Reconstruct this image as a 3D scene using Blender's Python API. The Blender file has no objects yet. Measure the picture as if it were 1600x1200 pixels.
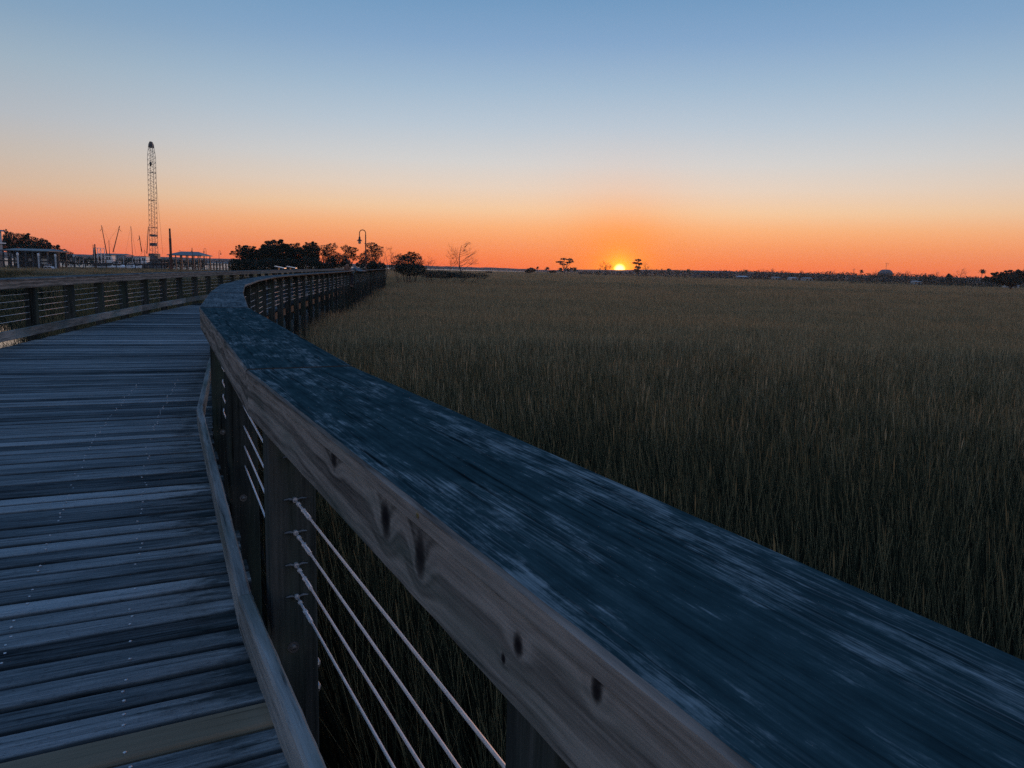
import bpy, bmesh, math, random
import numpy as np
from mathutils import Vector, Matrix, noise
R = math.radians
rng = random.Random(11)
sc = bpy.context.scene
COL = sc.collection
GROUND = -1.9

# ------------------------------------------------------------------ camera
H = 1.43                      # eye height above the deck (deck top is z = 0)
PITCH = math.atan((600 - 421) / 1155.0)
ROLL = R(1.5)
FW = Vector((0, math.cos(PITCH), -math.sin(PITCH)))
UP0 = Vector((0, math.sin(PITCH), math.cos(PITCH)))
RT = Vector((1, 0, 0)) * math.cos(ROLL) + UP0 * math.sin(ROLL)
UP = UP0 * math.cos(ROLL) - Vector((1, 0, 0)) * math.sin(ROLL)
cam_data = bpy.data.cameras.new("camera")
cam = bpy.data.objects.new("camera", cam_data)
COL.objects.link(cam)
cam_data.sensor_width = 36.0
cam_data.lens = 36.0 * 1155 / 1600
cam_data.clip_end = 40000
cam_data.clip_start = 0.05
m3 = Matrix((RT, UP, -FW)).transposed()
cam.matrix_world = Matrix.Translation((0, 0, H)) @ m3.to_4x4()
sc.camera = cam


def hor(px):                                  # image row of the horizon at a column
    return 421 + (px - 800) * math.tan(ROLL)


def plan(px, D):                              # ground position of a column at a distance
    d = FW + RT * ((px - 800) / 1155.0) - UP * ((hor(px) - 600) / 1155.0)
    return Vector((d.x / d.y * D, D, 0))


def zpx(px, py, D):                           # height seen at a pixel at a distance
    d = FW + RT * ((px - 800) / 1155.0) - UP * ((py - 600) / 1155.0)
    return H + d.z / d.y * D


def pt(px, py, D):                            # full 3-D point seen at a pixel at a distance
    d = FW + RT * ((px - 800) / 1155.0) - UP * ((py - 600) / 1155.0)
    return Vector((d.x / d.y * D, D, H + d.z / d.y * D))


# ------------------------------------------------------------------ object helpers
def tag(o, label=None, cat=None, group=None, kind=None):
    if label: o['label'] = label
    if cat: o['category'] = cat
    if group: o['group'] = group
    if kind: o['kind'] = kind
    return o


def thing(name, loc, label, cat, group=None, rz=0.0):
    o = bpy.data.objects.new(name, None)
    o.empty_display_size = 0.2
    COL.objects.link(o)
    o.location = loc
    o.rotation_euler = (0, 0, rz)
    return tag(o, label, cat, group)


def copy_thing(o, loc, rz=0.0, label=None, scale=None):
    c = o.copy(); COL.objects.link(c)
    c.location = loc; c.rotation_euler = (0, 0, rz)
    if scale: c.scale = scale
    if label: c['label'] = label
    for ch in list(o.children):
        d = ch.copy(); COL.objects.link(d); d.parent = c
        for g in list(ch.children):
            e = g.copy(); COL.objects.link(e); e.parent = d
    return c


class MB:
    def __init__(s):
        s.v = []; s.f = []; s.uv = []

    def quad_uv(s, n): pass

    def add(s, vs, fs, uvs=None):
        b = len(s.v); s.v += [tuple(v) for v in vs]
        for k, f in enumerate(fs):
            s.f.append(tuple(b + i for i in f))
            s.uv.append(uvs[k] if uvs else None)
        return s

    def box(s, x0, x1, y0, y1, z0, z1):
        s.add([(x0, y0, z0), (x1, y0, z0), (x1, y1, z0), (x0, y1, z0), (x0, y0, z1), (x1, y0, z1), (x1, y1, z1), (x0, y1, z1)],
              [(0, 3, 2, 1), (4, 5, 6, 7), (0, 1, 5, 4), (1, 2, 6, 5), (2, 3, 7, 6), (3, 0, 4, 7)])
        return s

    def bar(s, a, b, w, h=None):
        a = Vector(a); b = Vector(b); h = h or w
        d = (b - a).normalized()
        u = d.cross(Vector((0, 0, 1)))
        if u.length < 1e-3: u = Vector((1, 0, 0))
        u.normalize(); n = u.cross(d)
        vs = []
        for p in (a, b):
            for (i, j) in ((-1, -1), (1, -1), (1, 1), (-1, 1)):
                vs.append(p + u * i * w / 2 + n * j * h / 2)
        s.add(vs, [(0, 1, 2, 3), (7, 6, 5, 4), (0, 4, 5, 1), (1, 5, 6, 2), (2, 6, 7, 3), (3, 7, 4, 0)])
        return s

    def tube(s, pts, radii, n=6, cap=True):
        pts = [Vector(p) for p in pts]
        if not isinstance(radii, (list, tuple)): radii = [radii] * len(pts)
        vs = []; fs = []
        u = None
        for i, p in enumerate(pts):
            d = (pts[min(i + 1, len(pts) - 1)] - pts[max(i - 1, 0)])
            if d.length < 1e-9: d = Vector((0, 0, 1))
            d.normalize()
            if u is None:
                u = d.cross(Vector((0, 0, 1)))
                if u.length < 1e-3: u = Vector((1, 0, 0))
            else:
                u = u - d * u.dot(d)
            u.normalize(); w = d.cross(u)
            for k in range(n):
                a = 2 * math.pi * k / n
                vs.append(p + (u * math.cos(a) + w * math.sin(a)) * radii[i])
        for i in range(len(pts) - 1):
            for k in range(n):
                fs.append((i * n + k, i * n + (k + 1) % n, (i + 1) * n + (k + 1) % n, (i + 1) * n + k))
        if cap:
            fs.append(tuple(range(n - 1, -1, -1)))
            fs.append(tuple((len(pts) - 1) * n + k for k in range(n)))
        s.add(vs, fs)
        return s

    def lathe(s, prof, c=(0, 0, 0), n=12):
        vs = []; fs = []
        for r, z in prof:
            for k in range(n):
                a = 2 * math.pi * k / n
                vs.append((c[0] + r * math.cos(a), c[1] + r * math.sin(a), c[2] + z))
        for i in range(len(prof) - 1):
            for k in range(n):
                fs.append((i * n + k, i * n + (k + 1) % n, (i + 1) * n + (k + 1) % n, (i + 1) * n + k))
        fs.append(tuple(range(n - 1, -1, -1))); fs.append(tuple((len(prof) - 1) * n + k for k in range(n)))
        s.add(vs, fs)
        return s

    def build(s, name, mat, parent=None, loc=None, smooth=False):
        me = bpy.data.meshes.new(name)
        me.from_pydata(s.v, [], s.f)
        if any(u is not None for u in s.uv):
            l = me.uv_layers.new(name="UVMap")
            i = 0
            for f, u in zip(s.f, s.uv):
                for k in range(len(f)):
                    l.data[i].uv = u[k] if u else (0, 0)
                    i += 1
        if smooth:
            me.polygons.foreach_set("use_smooth", [True] * len(me.polygons))
        me.materials.append(mat)
        me.update()
        o = bpy.data.objects.new(name, me)
        COL.objects.link(o)
        if parent: o.parent = parent
        if loc is not None: o.location = loc
        return o


# ------------------------------------------------------------------ materials
class NT:
    def __init__(s, name):
        s.m = bpy.data.materials.new(name); s.m.use_nodes = True
        s.t = s.m.node_tree; s.t.nodes.clear()
        s.out = s.n('ShaderNodeOutputMaterial'); s.b = s.n('ShaderNodeBsdfPrincipled')
        s.t.links.new(s.b.outputs[0], s.out.inputs[0])

    def n(s, kind, **kw):
        nd = s.t.nodes.new(kind)
        for k, v in kw.items(): setattr(nd, k, v)
        return nd

    def l(s, a, b): s.t.links.new(a, b)

    def val(s, sock, v):
        if hasattr(v, 'links') or isinstance(v, bpy.types.NodeSocket): s.l(v, sock)
        else: sock.default_value = v

    def math(s, op, a, b=None, c=None, clamp=False):
        nd = s.n('ShaderNodeMath', operation=op, use_clamp=clamp)
        for i, v in enumerate((a, b, c)):
            if v is not None: s.val(nd.inputs[i], v)
        return nd.outputs[0]

    def noise(s, vec, scale, detail=4, rough=.55, dist=0.0):
        nd = s.n('ShaderNodeTexNoise')
        if vec is not None: s.l(vec, nd.inputs['Vector'])
        nd.inputs['Scale'].default_value = scale; nd.inputs['Detail'].default_value = detail
        nd.inputs['Roughness'].default_value = rough; nd.inputs['Distortion'].default_value = dist
        return nd.outputs[0]

    def mapping(s, vec, scale=(1, 1, 1), loc=(0, 0, 0)):
        nd = s.n('ShaderNodeMapping'); s.l(vec, nd.inputs[0])
        nd.inputs['Scale'].default_value = scale; nd.inputs['Location'].default_value = loc
        return nd.outputs[0]

    def ramp(s, fac, stops, interp='LINEAR'):
        nd = s.n('ShaderNodeValToRGB'); cr = nd.color_ramp; cr.interpolation = interp
        while len(cr.elements) < len(stops): cr.elements.new(0.5)
        for e, (p, c) in zip(cr.elements, stops):
            e.position = p; e.color = (c, c, c, 1) if isinstance(c, (int, float)) else (*c, 1)
        s.l(fac, nd.inputs[0])
        return nd.outputs[0]

    def mix(s, fac, a, b, blend='MIX'):
        nd = s.n('ShaderNodeMix', data_type='RGBA', blend_type=blend)
        s.val(nd.inputs[0], fac)
        for sock, v in ((nd.inputs[6], a), (nd.inputs[7], b)):
            if isinstance(v, tuple): sock.default_value = (*v, 1)
            else: s.l(v, sock)
        return nd.outputs[2]

    def bump(s, h, strength=.4, dist=.01):
        nd = s.n('ShaderNodeBump'); s.l(h, nd.inputs['Height'])
        nd.inputs['Strength'].default_value = strength; nd.inputs['Distance'].default_value = dist
        s.l(nd.outputs[0], s.b.inputs['Normal'])


def plain(name, c, rough=.7, metal=0.0, var=.25, scale=3.0):
    t = NT(name)
    co = t.n('ShaderNodeTexCoord').outputs['Object']
    f = t.noise(co, scale, 4)
    d = tuple(x * (1 - var) for x in c); l = tuple(min(1, x * (1 + var)) for x in c)
    t.l(t.ramp(f, [(.3, d), (.7, l)]), t.b.inputs['Base Color'])
    t.b.inputs['Roughness'].default_value = rough; t.b.inputs['Metallic'].default_value = metal
    return t.m


def leaf_mat(name, c1, c2, trans=0.0):
    t = NT(name)
    g = t.n('ShaderNodeNewGeometry')
    f = g.outputs['Random Per Island']
    t.l(t.ramp(f, [(0, c1), (1, c2)]), t.b.inputs['Base Color'])
    t.b.inputs['Roughness'].default_value = .6
    t.b.inputs['Specular IOR Level'].default_value = .2
    return t.m


def wood_mat(name, dark, mid, light, gscale=(1.3, 55), blot=.5, tint=None, rough=.8, bump=.35, stain=False):
    """weathered board: UV u along the grain (metres), v across"""
    t = NT(name)
    uv = t.n('ShaderNodeUVMap').outputs[0]
    oi = t.n('ShaderNodeObjectInfo').outputs['Random']
    a = t.noise(t.mapping(uv, (gscale[0], gscale[1], 1)), 1.0, 6, .65, .3)
    b = t.noise(t.mapping(uv, (.6, 4.0, 1), (3, 7, 0)), 1.0, 3)
    c = t.noise(t.mapping(uv, (6, 160, 1), (1, 3, 0)), 1.0, 3)
    at = t.n('ShaderNodeAttribute', attribute_name='plank').outputs['Fac']
    s = t.math('ADD', t.math('MULTIPLY', a, .55), t.math('MULTIPLY', b, blot))
    s = t.math('ADD', s, t.math('MULTIPLY', c, .2))
    s = t.math('ADD', s, t.math('MULTIPLY', t.math('SUBTRACT', oi, .5), .1))
    s = t.math('ADD', s, t.math('MULTIPLY', at, .36))
    col = t.ramp(s, [(.38, dark), (.60, mid), (.86, light)])
    if tint:
        g = t.ramp(t.noise(t.mapping(uv, (.8, 5, 1), (9, 2, 0)), 1.0, 4), [(.48, 0), (.66, 1)])
        col = t.mix(t.math('MULTIPLY', g, .7), col, tint)
    if stain:
        en = t.n('ShaderNodeAttribute', attribute_name='end').outputs['Fac']
        st = t.noise(t.mapping(uv, (3, 9, 1), (2, 5, 0)), 1.0, 5, .65)
        edge = t.math('SUBTRACT', st, t.math('MULTIPLY', en, .55))
        col = t.mix(t.ramp(edge, [(.36, 0), (.50, .8)]), col, (.022, .032, .034))
        rim = t.n('ShaderNodeAttribute', attribute_name='rim').outputs['Fac']
        rim = t.math('ADD', rim, t.math('MULTIPLY', t.math('SUBTRACT', st, .5), .012))
        col = t.mix(t.ramp(rim, [(.002, .85), (.013, 0)]), col, dark)  # edge dirt that also puts the shade of the gaps into the colour
        spk = t.noise(t.mapping(uv, (40, 160, 1)), 1.0, 2, .6)
        col = t.mix(t.ramp(spk, [(.30, .55), (.42, 0)]), col, dark)
    crack = t.ramp(a, [(.30, 0.25), (.40, 1)])
    col = t.mix(1.0, col, crack, 'MULTIPLY')
    t.l(col, t.b.inputs['Base Color'])
    t.b.inputs['Roughness'].default_value = rough
    t.b.inputs['Specular IOR Level'].default_value = .0
    t.bump(t.math('ADD', a, t.math('MULTIPLY', c, .5)), bump, .006)
    return t.m


def cap_mat(name='rail_top_wood', sh=0.0, cols=((.013, .025, .029), (.034, .066, .072), (.090, .134, .140))):
    """rail top: dark algae-stained timber with pale dry scuffs along the grain"""
    t = NT(name)
    uv = t.n('ShaderNodeUVMap').outputs[0]
    g = t.noise(t.mapping(uv, (2.0, 90, 1)), 1.0, 6, .65, .4)
    fine = t.noise(t.mapping(uv, (7, 260, 1), (2, 1, 0)), 1.0, 3)
    big = t.noise(t.mapping(uv, (1.6, 7.0, 1), (4, 4, 0)), 1.0, 5, .6, .6)
    mott = t.noise(t.mapping(uv, (9, 24, 1), (7, 1, 0)), 1.0, 6, .7)
    base = t.ramp(t.math('ADD', t.math('MULTIPLY', g, .5), t.math('MULTIPLY', mott, .5)),
                  [(.34, cols[0]), (.52, cols[1]), (.72, cols[2])])
    scr_ = t.noise(t.mapping(uv, (5, 190, 1), (8, 8, 0)), 1.0, 4, .6)
    sc_ = t.math('ADD', t.math('MULTIPLY', mott, .55), t.math('ADD', t.math('MULTIPLY', big, .42), t.math('MULTIPLY', fine, .22)))
    scuff = t.ramp(sc_, [(.645 - sh, 0), (.72 - sh, .75), (.80 - sh, 1)])
    fib = t.ramp(t.math('MULTIPLY', t.ramp(scr_, [(.52, 0), (.66, 1)]), t.ramp(big, [(.44, 0), (.60, 1)])), [(0, 0), (1, 1)])
    sfac = t.math('MAXIMUM', t.math('MULTIPLY', scuff, t.ramp(t.math('ADD', t.math('MULTIPLY', scr_, .6), t.math('MULTIPLY', fine, .4)), [(.40, .12), (.60, 1)])), t.math('MULTIPLY', fib, .42))
    col = t.mix(t.math('MULTIPLY', sfac, .85, clamp=True), base, (.34, .37, .37))
    line = t.ramp(g, [(.32, .35), (.42, 1)])
    col = t.mix(1.0, col, line, 'MULTIPLY')
    t.l(col, t.b.inputs['Base Color'])
    t.b.inputs['Roughness'].default_value = .72
    t.b.inputs['Specular IOR Level'].default_value = .0
    t.bump(t.math('ADD', g, t.math('MULTIPLY', mott, .8)), .45, .005)
    return t.m


def fascia_mat(name, knots, dark=(.05, .048, .044), light=(.36, .325, .29)):
    """flat-sawn fascia board: flowing growth rings that bend round its knots; UV u = metres along, v = height"""
    t = NT(name)
    uv = t.n('ShaderNodeUVMap').outputs[0]
    sep = t.n('ShaderNodeSeparateXYZ'); t.l(uv, sep.inputs[0])
    u, v = sep.outputs[0], sep.outputs[1]
    w = t.noise(t.mapping(uv, (1.5, 6.0, 1)), 1.0, 2, .5, .5)
    warp = t.math('ADD', t.math('MULTIPLY', t.math('SUBTRACT', w, .5), .10), v)
    dk = None
    kn = t.noise(t.mapping(uv, (30, 60, 1)), 1.0, 4, .7)
    for (ku, kv, ra, rb) in knots:
        du = t.math('DIVIDE', t.math('SUBTRACT', u, ku), ra)
        dv = t.math('DIVIDE', t.math('SUBTRACT', v, kv), rb)
        r2 = t.math('ADD', t.math('MULTIPLY', du, du), t.math('MULTIPLY', dv, dv))
        du2 = t.math('MULTIPLY', du, .45)
        r3 = t.math('ADD', t.math('MULTIPLY', du2, du2), t.math('MULTIPLY', t.math('MULTIPLY', dv, .6), t.math('MULTIPLY', dv, .6)))
        ga = t.math('EXPONENT', t.math('MULTIPLY', r3, -1.0))
        warp = t.math('ADD', warp, t.math('MULTIPLY', ga, rb * 1.6))
        r2 = t.math('MULTIPLY', r2, t.math('ADD', .1, t.math('MULTIPLY', kn, 1.35)))
        k = t.ramp(r2, [(.0, 1), (.25, .92), (.6, .55), (1.0, 0)])
        dk = k if dk is None else t.math('MAXIMUM', dk, k)
    ring = t.math('SINE', t.math('MULTIPLY', warp, 2 * math.pi * 42))
    ring2 = t.math('SINE', t.math('MULTIPLY', warp, 2 * math.pi * 15))
    fine = t.noise(t.mapping(uv, (6, 190, 1)), 1.0, 5, .7)
    blot = t.noise(t.mapping(uv, (2.2, 9, 1), (5, 5, 0)), 1.0, 5, .65)
    s = t.math('ADD', t.math('MULTIPLY', ring, .055), t.math('MULTIPLY', ring2, .11))
    s = t.math('ADD', s, t.math('ADD', t.math('MULTIPLY', fine, .62), t.math('MULTIPLY', blot, .55)))
    oi = t.n('ShaderNodeObjectInfo').outputs['Random']
    s = t.math('ADD', s, t.math('MULTIPLY', t.math('SUBTRACT', oi, .5), .12))
    mid = tuple((a + b) / 2.2 for a, b in zip(dark, light))
    col = t.ramp(s, [(.33, dark), (.55, mid), (.82, light)])
    alg = t.ramp(t.noise(t.mapping(uv, (1.2, 7, 1), (1, 8, 0)), 1.0, 5, .65), [(.5, 0), (.68, 1)])
    col = t.mix(t.math('MULTIPLY', alg, .55), col, (.10, .13, .115))
    if dk is not None:
        dk = t.math('MULTIPLY', dk, t.math('ADD', .55, t.math('MULTIPLY', blot, .8)), clamp=True)
        col = t.mix(dk, col, (.018, .016, .018))
    t.l(col, t.b.inputs['Base Color'])
    t.b.inputs['Roughness'].default_value = .8
    t.b.inputs['Specular IOR Level'].default_value = .0
    t.bump(t.math('ADD', fine, t.math('MULTIPLY', ring2, .2)), .3, .004)
    return t.m


M = {}
M['deck'] = wood_mat('deck_wood', (.016, .020, .022), (.135, .152, .157), (.38, .395, .395), (2.6, 62), .5, None, .75, .6, True)
M['post'] = wood_mat('post_wood', (.011, .014, .014), (.040, .046, .044), (.115, .12, .115), (1.6, 40), .5, (.06, .085, .065))
M['toe'] = wood_mat('toe_board_wood', (.035, .04, .04), (.15, .16, .155), (.38, .39, .375), (2.4, 55), .6, (.10, .13, .11))
M['cap'] = cap_mat('rail_top_wood', .022); M['cap_grey'] = cap_mat('rail_top_wood_weathered', .06, ((.028, .038, .042), (.095, .118, .125), (.20, .225, .23)))
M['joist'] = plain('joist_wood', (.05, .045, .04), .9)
M['new_plank'] = wood_mat('new_plank_wood', (.12, .098, .066), (.23, .182, .125), (.31, .25, .175), (1.0, 40), .4, None, .7, .3)
M['steel'] = plain('stainless_steel', (.72, .70, .71), .5, .45, .1, 30)
M['bolt'] = plain('galvanised_bolt', (.55, .56, .57), .45, .8, .2, 20)
M['dull_bolt'] = plain('tarnished_bolt', (.16, .17, .18), .5, .6, .3, 20)
M['brass'] = plain('brass', (.8, .55, .2), .3, 1.0, .1)
M['dark_metal'] = plain('dark_painted_metal', (.06, .055, .05), .5, .3)
M['rust'] = plain('rusty_steel', (.12, .05, .035), .85, .2, .4)
M['white'] = plain('white_paint', (.72, .74, .76), .5, 0, .08)
M['pale'] = plain('pale_siding', (.42, .46, .50), .8, 0, .12)
M['roof'] = plain('grey_metal_roof', (.12, .135, .15), .5, .2)
M['dim'] = plain('weathered_grey_siding', (.12, .13, .145), .8, 0, .12)
M['dull_white'] = plain('weathered_white_paint', (.5, .52, .54), .6, 0, .1)
M['glass'] = plain('dark_glass', (.02, .025, .03), .1)
M['frost'] = plain('frosted_glass', (.5, .5, .48), .3)
M['boat_dark'] = plain('dark_hull_paint', (.05, .07, .09), .5)
M['pile'] = plain('creosote_timber', (.035, .03, .028), .9)
M['bark'] = plain('bark', (.06, .05, .045), .95)
M['leaf_oak'] = leaf_mat('oak_leaves', (.008, .019, .015), (.025, .042, .028))
M['leaf_palm'] = leaf_mat('palm_fronds', (.02, .035, .02), (.05, .07, .035))
M['leaf_bush'] = leaf_mat('bush_leaves', (.009, .021, .017), (.026, .045, .032))
M['leaf_thin'] = leaf_mat('sparse_leaves', (.05, .04, .03), (.09, .07, .045))
M['panel_white'] = plain('sign_panel', (.82, .83, .85), .25, 0, .04)
M['sand'] = plain('pale_shell_bank', (.35, .34, .32), .9)
M['shore'] = plain('distant_wooded_shore', (.06, .075, .08), .95, 0, .4, .02)
M['skin'] = plain('skin', (.45, .27, .19), .6, 0, .05)
M['hair'] = plain('dark_hair', (.02, .015, .012), .7)
M['coat'] = plain('brown_coat', (.17, .09, .06), .9)
M['jacket'] = plain('blue_grey_jacket', (.16, .25, .32), .85)
M['denim'] = plain('dark_trousers', (.03, .035, .05), .9)
M['cloudy'] = plain('contrail_ice', (.9, .9, .9), 1.0, 0, .02)

# ------------------------------------------------------------------ world, sun
SUN_AZ = math.atan2(plan(968, 1.0).x, 1.0)
SUN_EL = R(0.2)
w = bpy.data.worlds.new("World"); sc.world = w; w.use_nodes = True


def lin(c):
    return tuple(((x / 255) / 12.92 if x <= 10 else (((x / 255) + .055) / 1.055) ** 2.4) for x in c)


def build_world():
    T = w.node_tree; T.nodes.clear()
    N = T.nodes; L = T.links

    def nd(k, **kw):
        n = N.new(k)
        for a, b in kw.items(): setattr(n, a, b)
        return n

    def mth(op, a, b=None, clamp=False):
        n = nd('ShaderNodeMath', operation=op, use_clamp=clamp)
        for i, v in enumerate((a, b)):
            if v is None: continue
            if isinstance(v, (int, float)): n.inputs[i].default_value = v
            else: L.new(v, n.inputs[i])
        return n.outputs[0]
    tc = nd('ShaderNodeTexCoord')
    nv = nd('ShaderNodeVectorMath', operation='NORMALIZE'); L.new(tc.outputs['Generated'], nv.inputs[0])
    sp = nd('ShaderNodeSeparateXYZ'); L.new(nv.outputs[0], sp.inputs[0])
    el = mth('MULTIPLY', mth('ARCSINE', sp.outputs[2]), 2 / math.pi)        # 0..1 over 0..90 deg

    def dot(v):
        n = nd('ShaderNodeVectorMath', operation='DOT_PRODUCT'); L.new(nv.outputs[0], n.inputs[0]); n.inputs[1].default_value = v
        return n.outputs['Value']

    def ramp(stops):
        n = nd('ShaderNodeValToRGB'); cr = n.color_ramp
        while len(cr.elements) < len(stops): cr.elements.new(.5)
        for e, (deg, c) in zip(cr.elements, stops):
            e.position = deg / 90.0; e.color = (*lin(c), 1)
        L.new(el, n.inputs[0]); return n.outputs[0]

    def mix(f, a, b, blend='MIX'):
        n = nd('ShaderNodeMix', data_type='RGBA', blend_type=blend)
        if isinstance(f, (int, float)): n.inputs[0].default_value = f
        else: L.new(f, n.inputs[0])
        for sck, v in ((n.inputs[6], a), (n.inputs[7], b)):
            if isinstance(v, tuple): sck.default_value = (*v, 1)
            else: L.new(v, sck)
        return n.outputs[2]
    SKY_SUN = [(0, (254, 108, 52)), (.9, (255, 128, 62)), (2.1, (255, 157, 94)), (3.2, (253, 180, 122)), (4.4, (246, 203, 160)),
               (6.0, (231, 211, 192)), (7.8, (212, 211, 209)), (10.4, (185, 200, 213)), (13, (160, 186, 209)), (16, (131, 166, 202)),
               (19.5, (105, 149, 190)), (26, (94, 138, 188)), (38, (84, 127, 180)), (90, (72, 114, 170))]
    SKY_ANTI = [(0, (142, 128, 124)), (3, (182, 160, 150)), (8, (190, 176, 172)), (14, (166, 172, 182)), (25, (120, 146, 182)), (45, (82, 120, 172)), (90, (72, 114, 170))]
    SKY_SIDE = [(0, (244, 122, 88)), (1.4, (248, 147, 102)), (2.8, (237, 165, 125)), (4.4, (217, 184, 157)), (6.4, (200, 187, 175)), (8.8, (180, 185, 191)),
                (12, (158, 177, 192)), (15, (132, 162, 189)), (19.5, (108, 152, 187)), (26, (94, 137, 184)), (38, (84, 126, 178)), (90, (72, 114, 170))]
    A = ramp(SKY_SUN); B = ramp(SKY_ANTI)
    fs = nd('ShaderNodeMapRange', interpolation_type='SMOOTHSTEP'); fs.inputs[1].default_value = .68; fs.inputs[2].default_value = .995
    L.new(dot((math.sin(SUN_AZ), math.cos(SUN_AZ), 0)), fs.inputs[0])
    A = mix(fs.outputs[0], ramp(SKY_SIDE), A)
    sv = (math.sin(SUN_AZ), math.cos(SUN_AZ), 0)
    f = nd('ShaderNodeMapRange', interpolation_type='SMOOTHSTEP'); f.inputs[1].default_value = -.85; f.inputs[2].default_value = .62
    L.new(dot(sv), f.inputs[0])
    sky = mix(f.outputs[0], B, A)
    # the physical sky adds its share round the horizon glow
    ns = nd('ShaderNodeTexSky', sky_type='NISHITA'); ns.sun_disc = False
    ns.sun_elevation = R(1.0); ns.sun_rotation = SUN_AZ; ns.air_density = 1.0; ns.dust_density = 1.0; ns.ozone_density = 2.0
    nsc = nd('ShaderNodeVectorMath', operation='SCALE'); L.new(ns.outputs[0], nsc.inputs[0]); nsc.inputs['Scale'].default_value = .005
    add = nd('ShaderNodeVectorMath', operation='ADD'); L.new(sky, add.inputs[0]); L.new(nsc.outputs[0], add.inputs[1])
    # glow and disc of the sun
    sd = (math.sin(SUN_AZ) * math.cos(SUN_EL), math.cos(SUN_AZ) * math.cos(SUN_EL), math.sin(SUN_EL))
    ang = mth('MULTIPLY', mth('ARCCOSINE', mth('MINIMUM', dot(sd), .9999999)), 180 / math.pi)
    tot = add.outputs[0]

    def glow(width, col, power=1.0):
        nonlocal tot
        g = mth('EXPONENT', mth('MULTIPLY', mth('POWER', mth('DIVIDE', ang, width), power), -1.0))
        v = nd('ShaderNodeVectorMath', operation='SCALE'); v.inputs[0].default_value = col; L.new(g, v.inputs['Scale'])
        a = nd('ShaderNodeVectorMath', operation='ADD'); L.new(tot, a.inputs[0]); L.new(v.outputs[0], a.inputs[1]); tot = a.outputs[0]
    # near the sun the sky loses blue and turns deep orange
    g0 = mth('EXPONENT', mth('MULTIPLY', mth('POWER', mth('DIVIDE', ang, 3.7), 1.5), -1.0))
    tot = mix(mth('MULTIPLY', g0, .95), tot, (1.0, .26, .003))
    glow(1.5, (.8, .15, .0), 1.2)
    glow(.75, (2.8, .55, .005), 1.5)
    glow(.36, (4.2, 2.6, .85), 5.0)
    bg = nd('ShaderNodeBackground'); L.new(tot, bg.inputs[0]); bg.inputs[1].default_value = 1.0
    out = nd('ShaderNodeOutputWorld'); L.new(bg.outputs[0], out.inputs[0])


build_world()
w.cycles.sampling_method = 'MANUAL'; w.cycles.sample_map_resolution = 4096
sl = bpy.data.lights.new("sun", 'SUN'); so = bpy.data.objects.new("sun", sl); COL.objects.link(so)
sl.energy = .4; sl.angle = R(.55); sl.color = (1.0, .46, .2)
LAMP_EL = R(1.2)
so.rotation_euler = (math.pi / 2 - LAMP_EL, 0, math.pi - SUN_AZ)
vd = Vector((-math.sin(SUN_AZ) * math.cos(LAMP_EL), -math.cos(SUN_AZ) * math.cos(LAMP_EL), -math.sin(LAMP_EL)))
so.rotation_euler = vd.to_track_quat('-Z', 'Y').to_euler()
sc.view_settings.view_transform = 'Standard'; sc.view_settings.look = 'None'
sc.view_settings.exposure = 0; sc.view_settings.gamma = 1

# ------------------------------------------------------------------ boardwalk plan
RIGHT = [Vector(p) for p in ((1.465, -1.83), (-.91, 2.51), (-2.49, 5.87), (-3.58, 8.75), (-4.75, 12.05), (-5.75, 15.6), (-6.75, 19.7), (-7.55, 24.0), (-8.2, 28.2),
                             (-9.25, 36.2), (-10.3, 44.3), (-11.35, 52.4), (-12.4, 60.5), (-13.45, 68.6), (-14.5, 76.7), (-15.55, 84.8), (-16.6, 92.9), (-17.6, 101.0))]


def dirs(P): return [(b - a).normalized() for a, b in zip(P, P[1:])]


def offset(P, d):                               # parallel polyline, d to the right
    D = dirs(P); out = []
    for i, p in enumerate(P):
        a = D[max(i - 1, 0)]; b = D[min(i, len(D) - 1)]
        na = Vector((a.y, -a.x)); nb = Vector((b.y, -b.x))
        m = (na + nb).normalized()
        out.append(p + m * (d / m.dot(na)))
    return out


LEFT = offset(RIGHT, -2.95)
LEFT[4] = Vector((-7.90, 11.15)); LEFT[3] = Vector((-6.72, 7.65)); LEFT[2] = Vector((-5.55, 4.60)); LEFT[5] = Vector((-8.66, 14.6))


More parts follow.
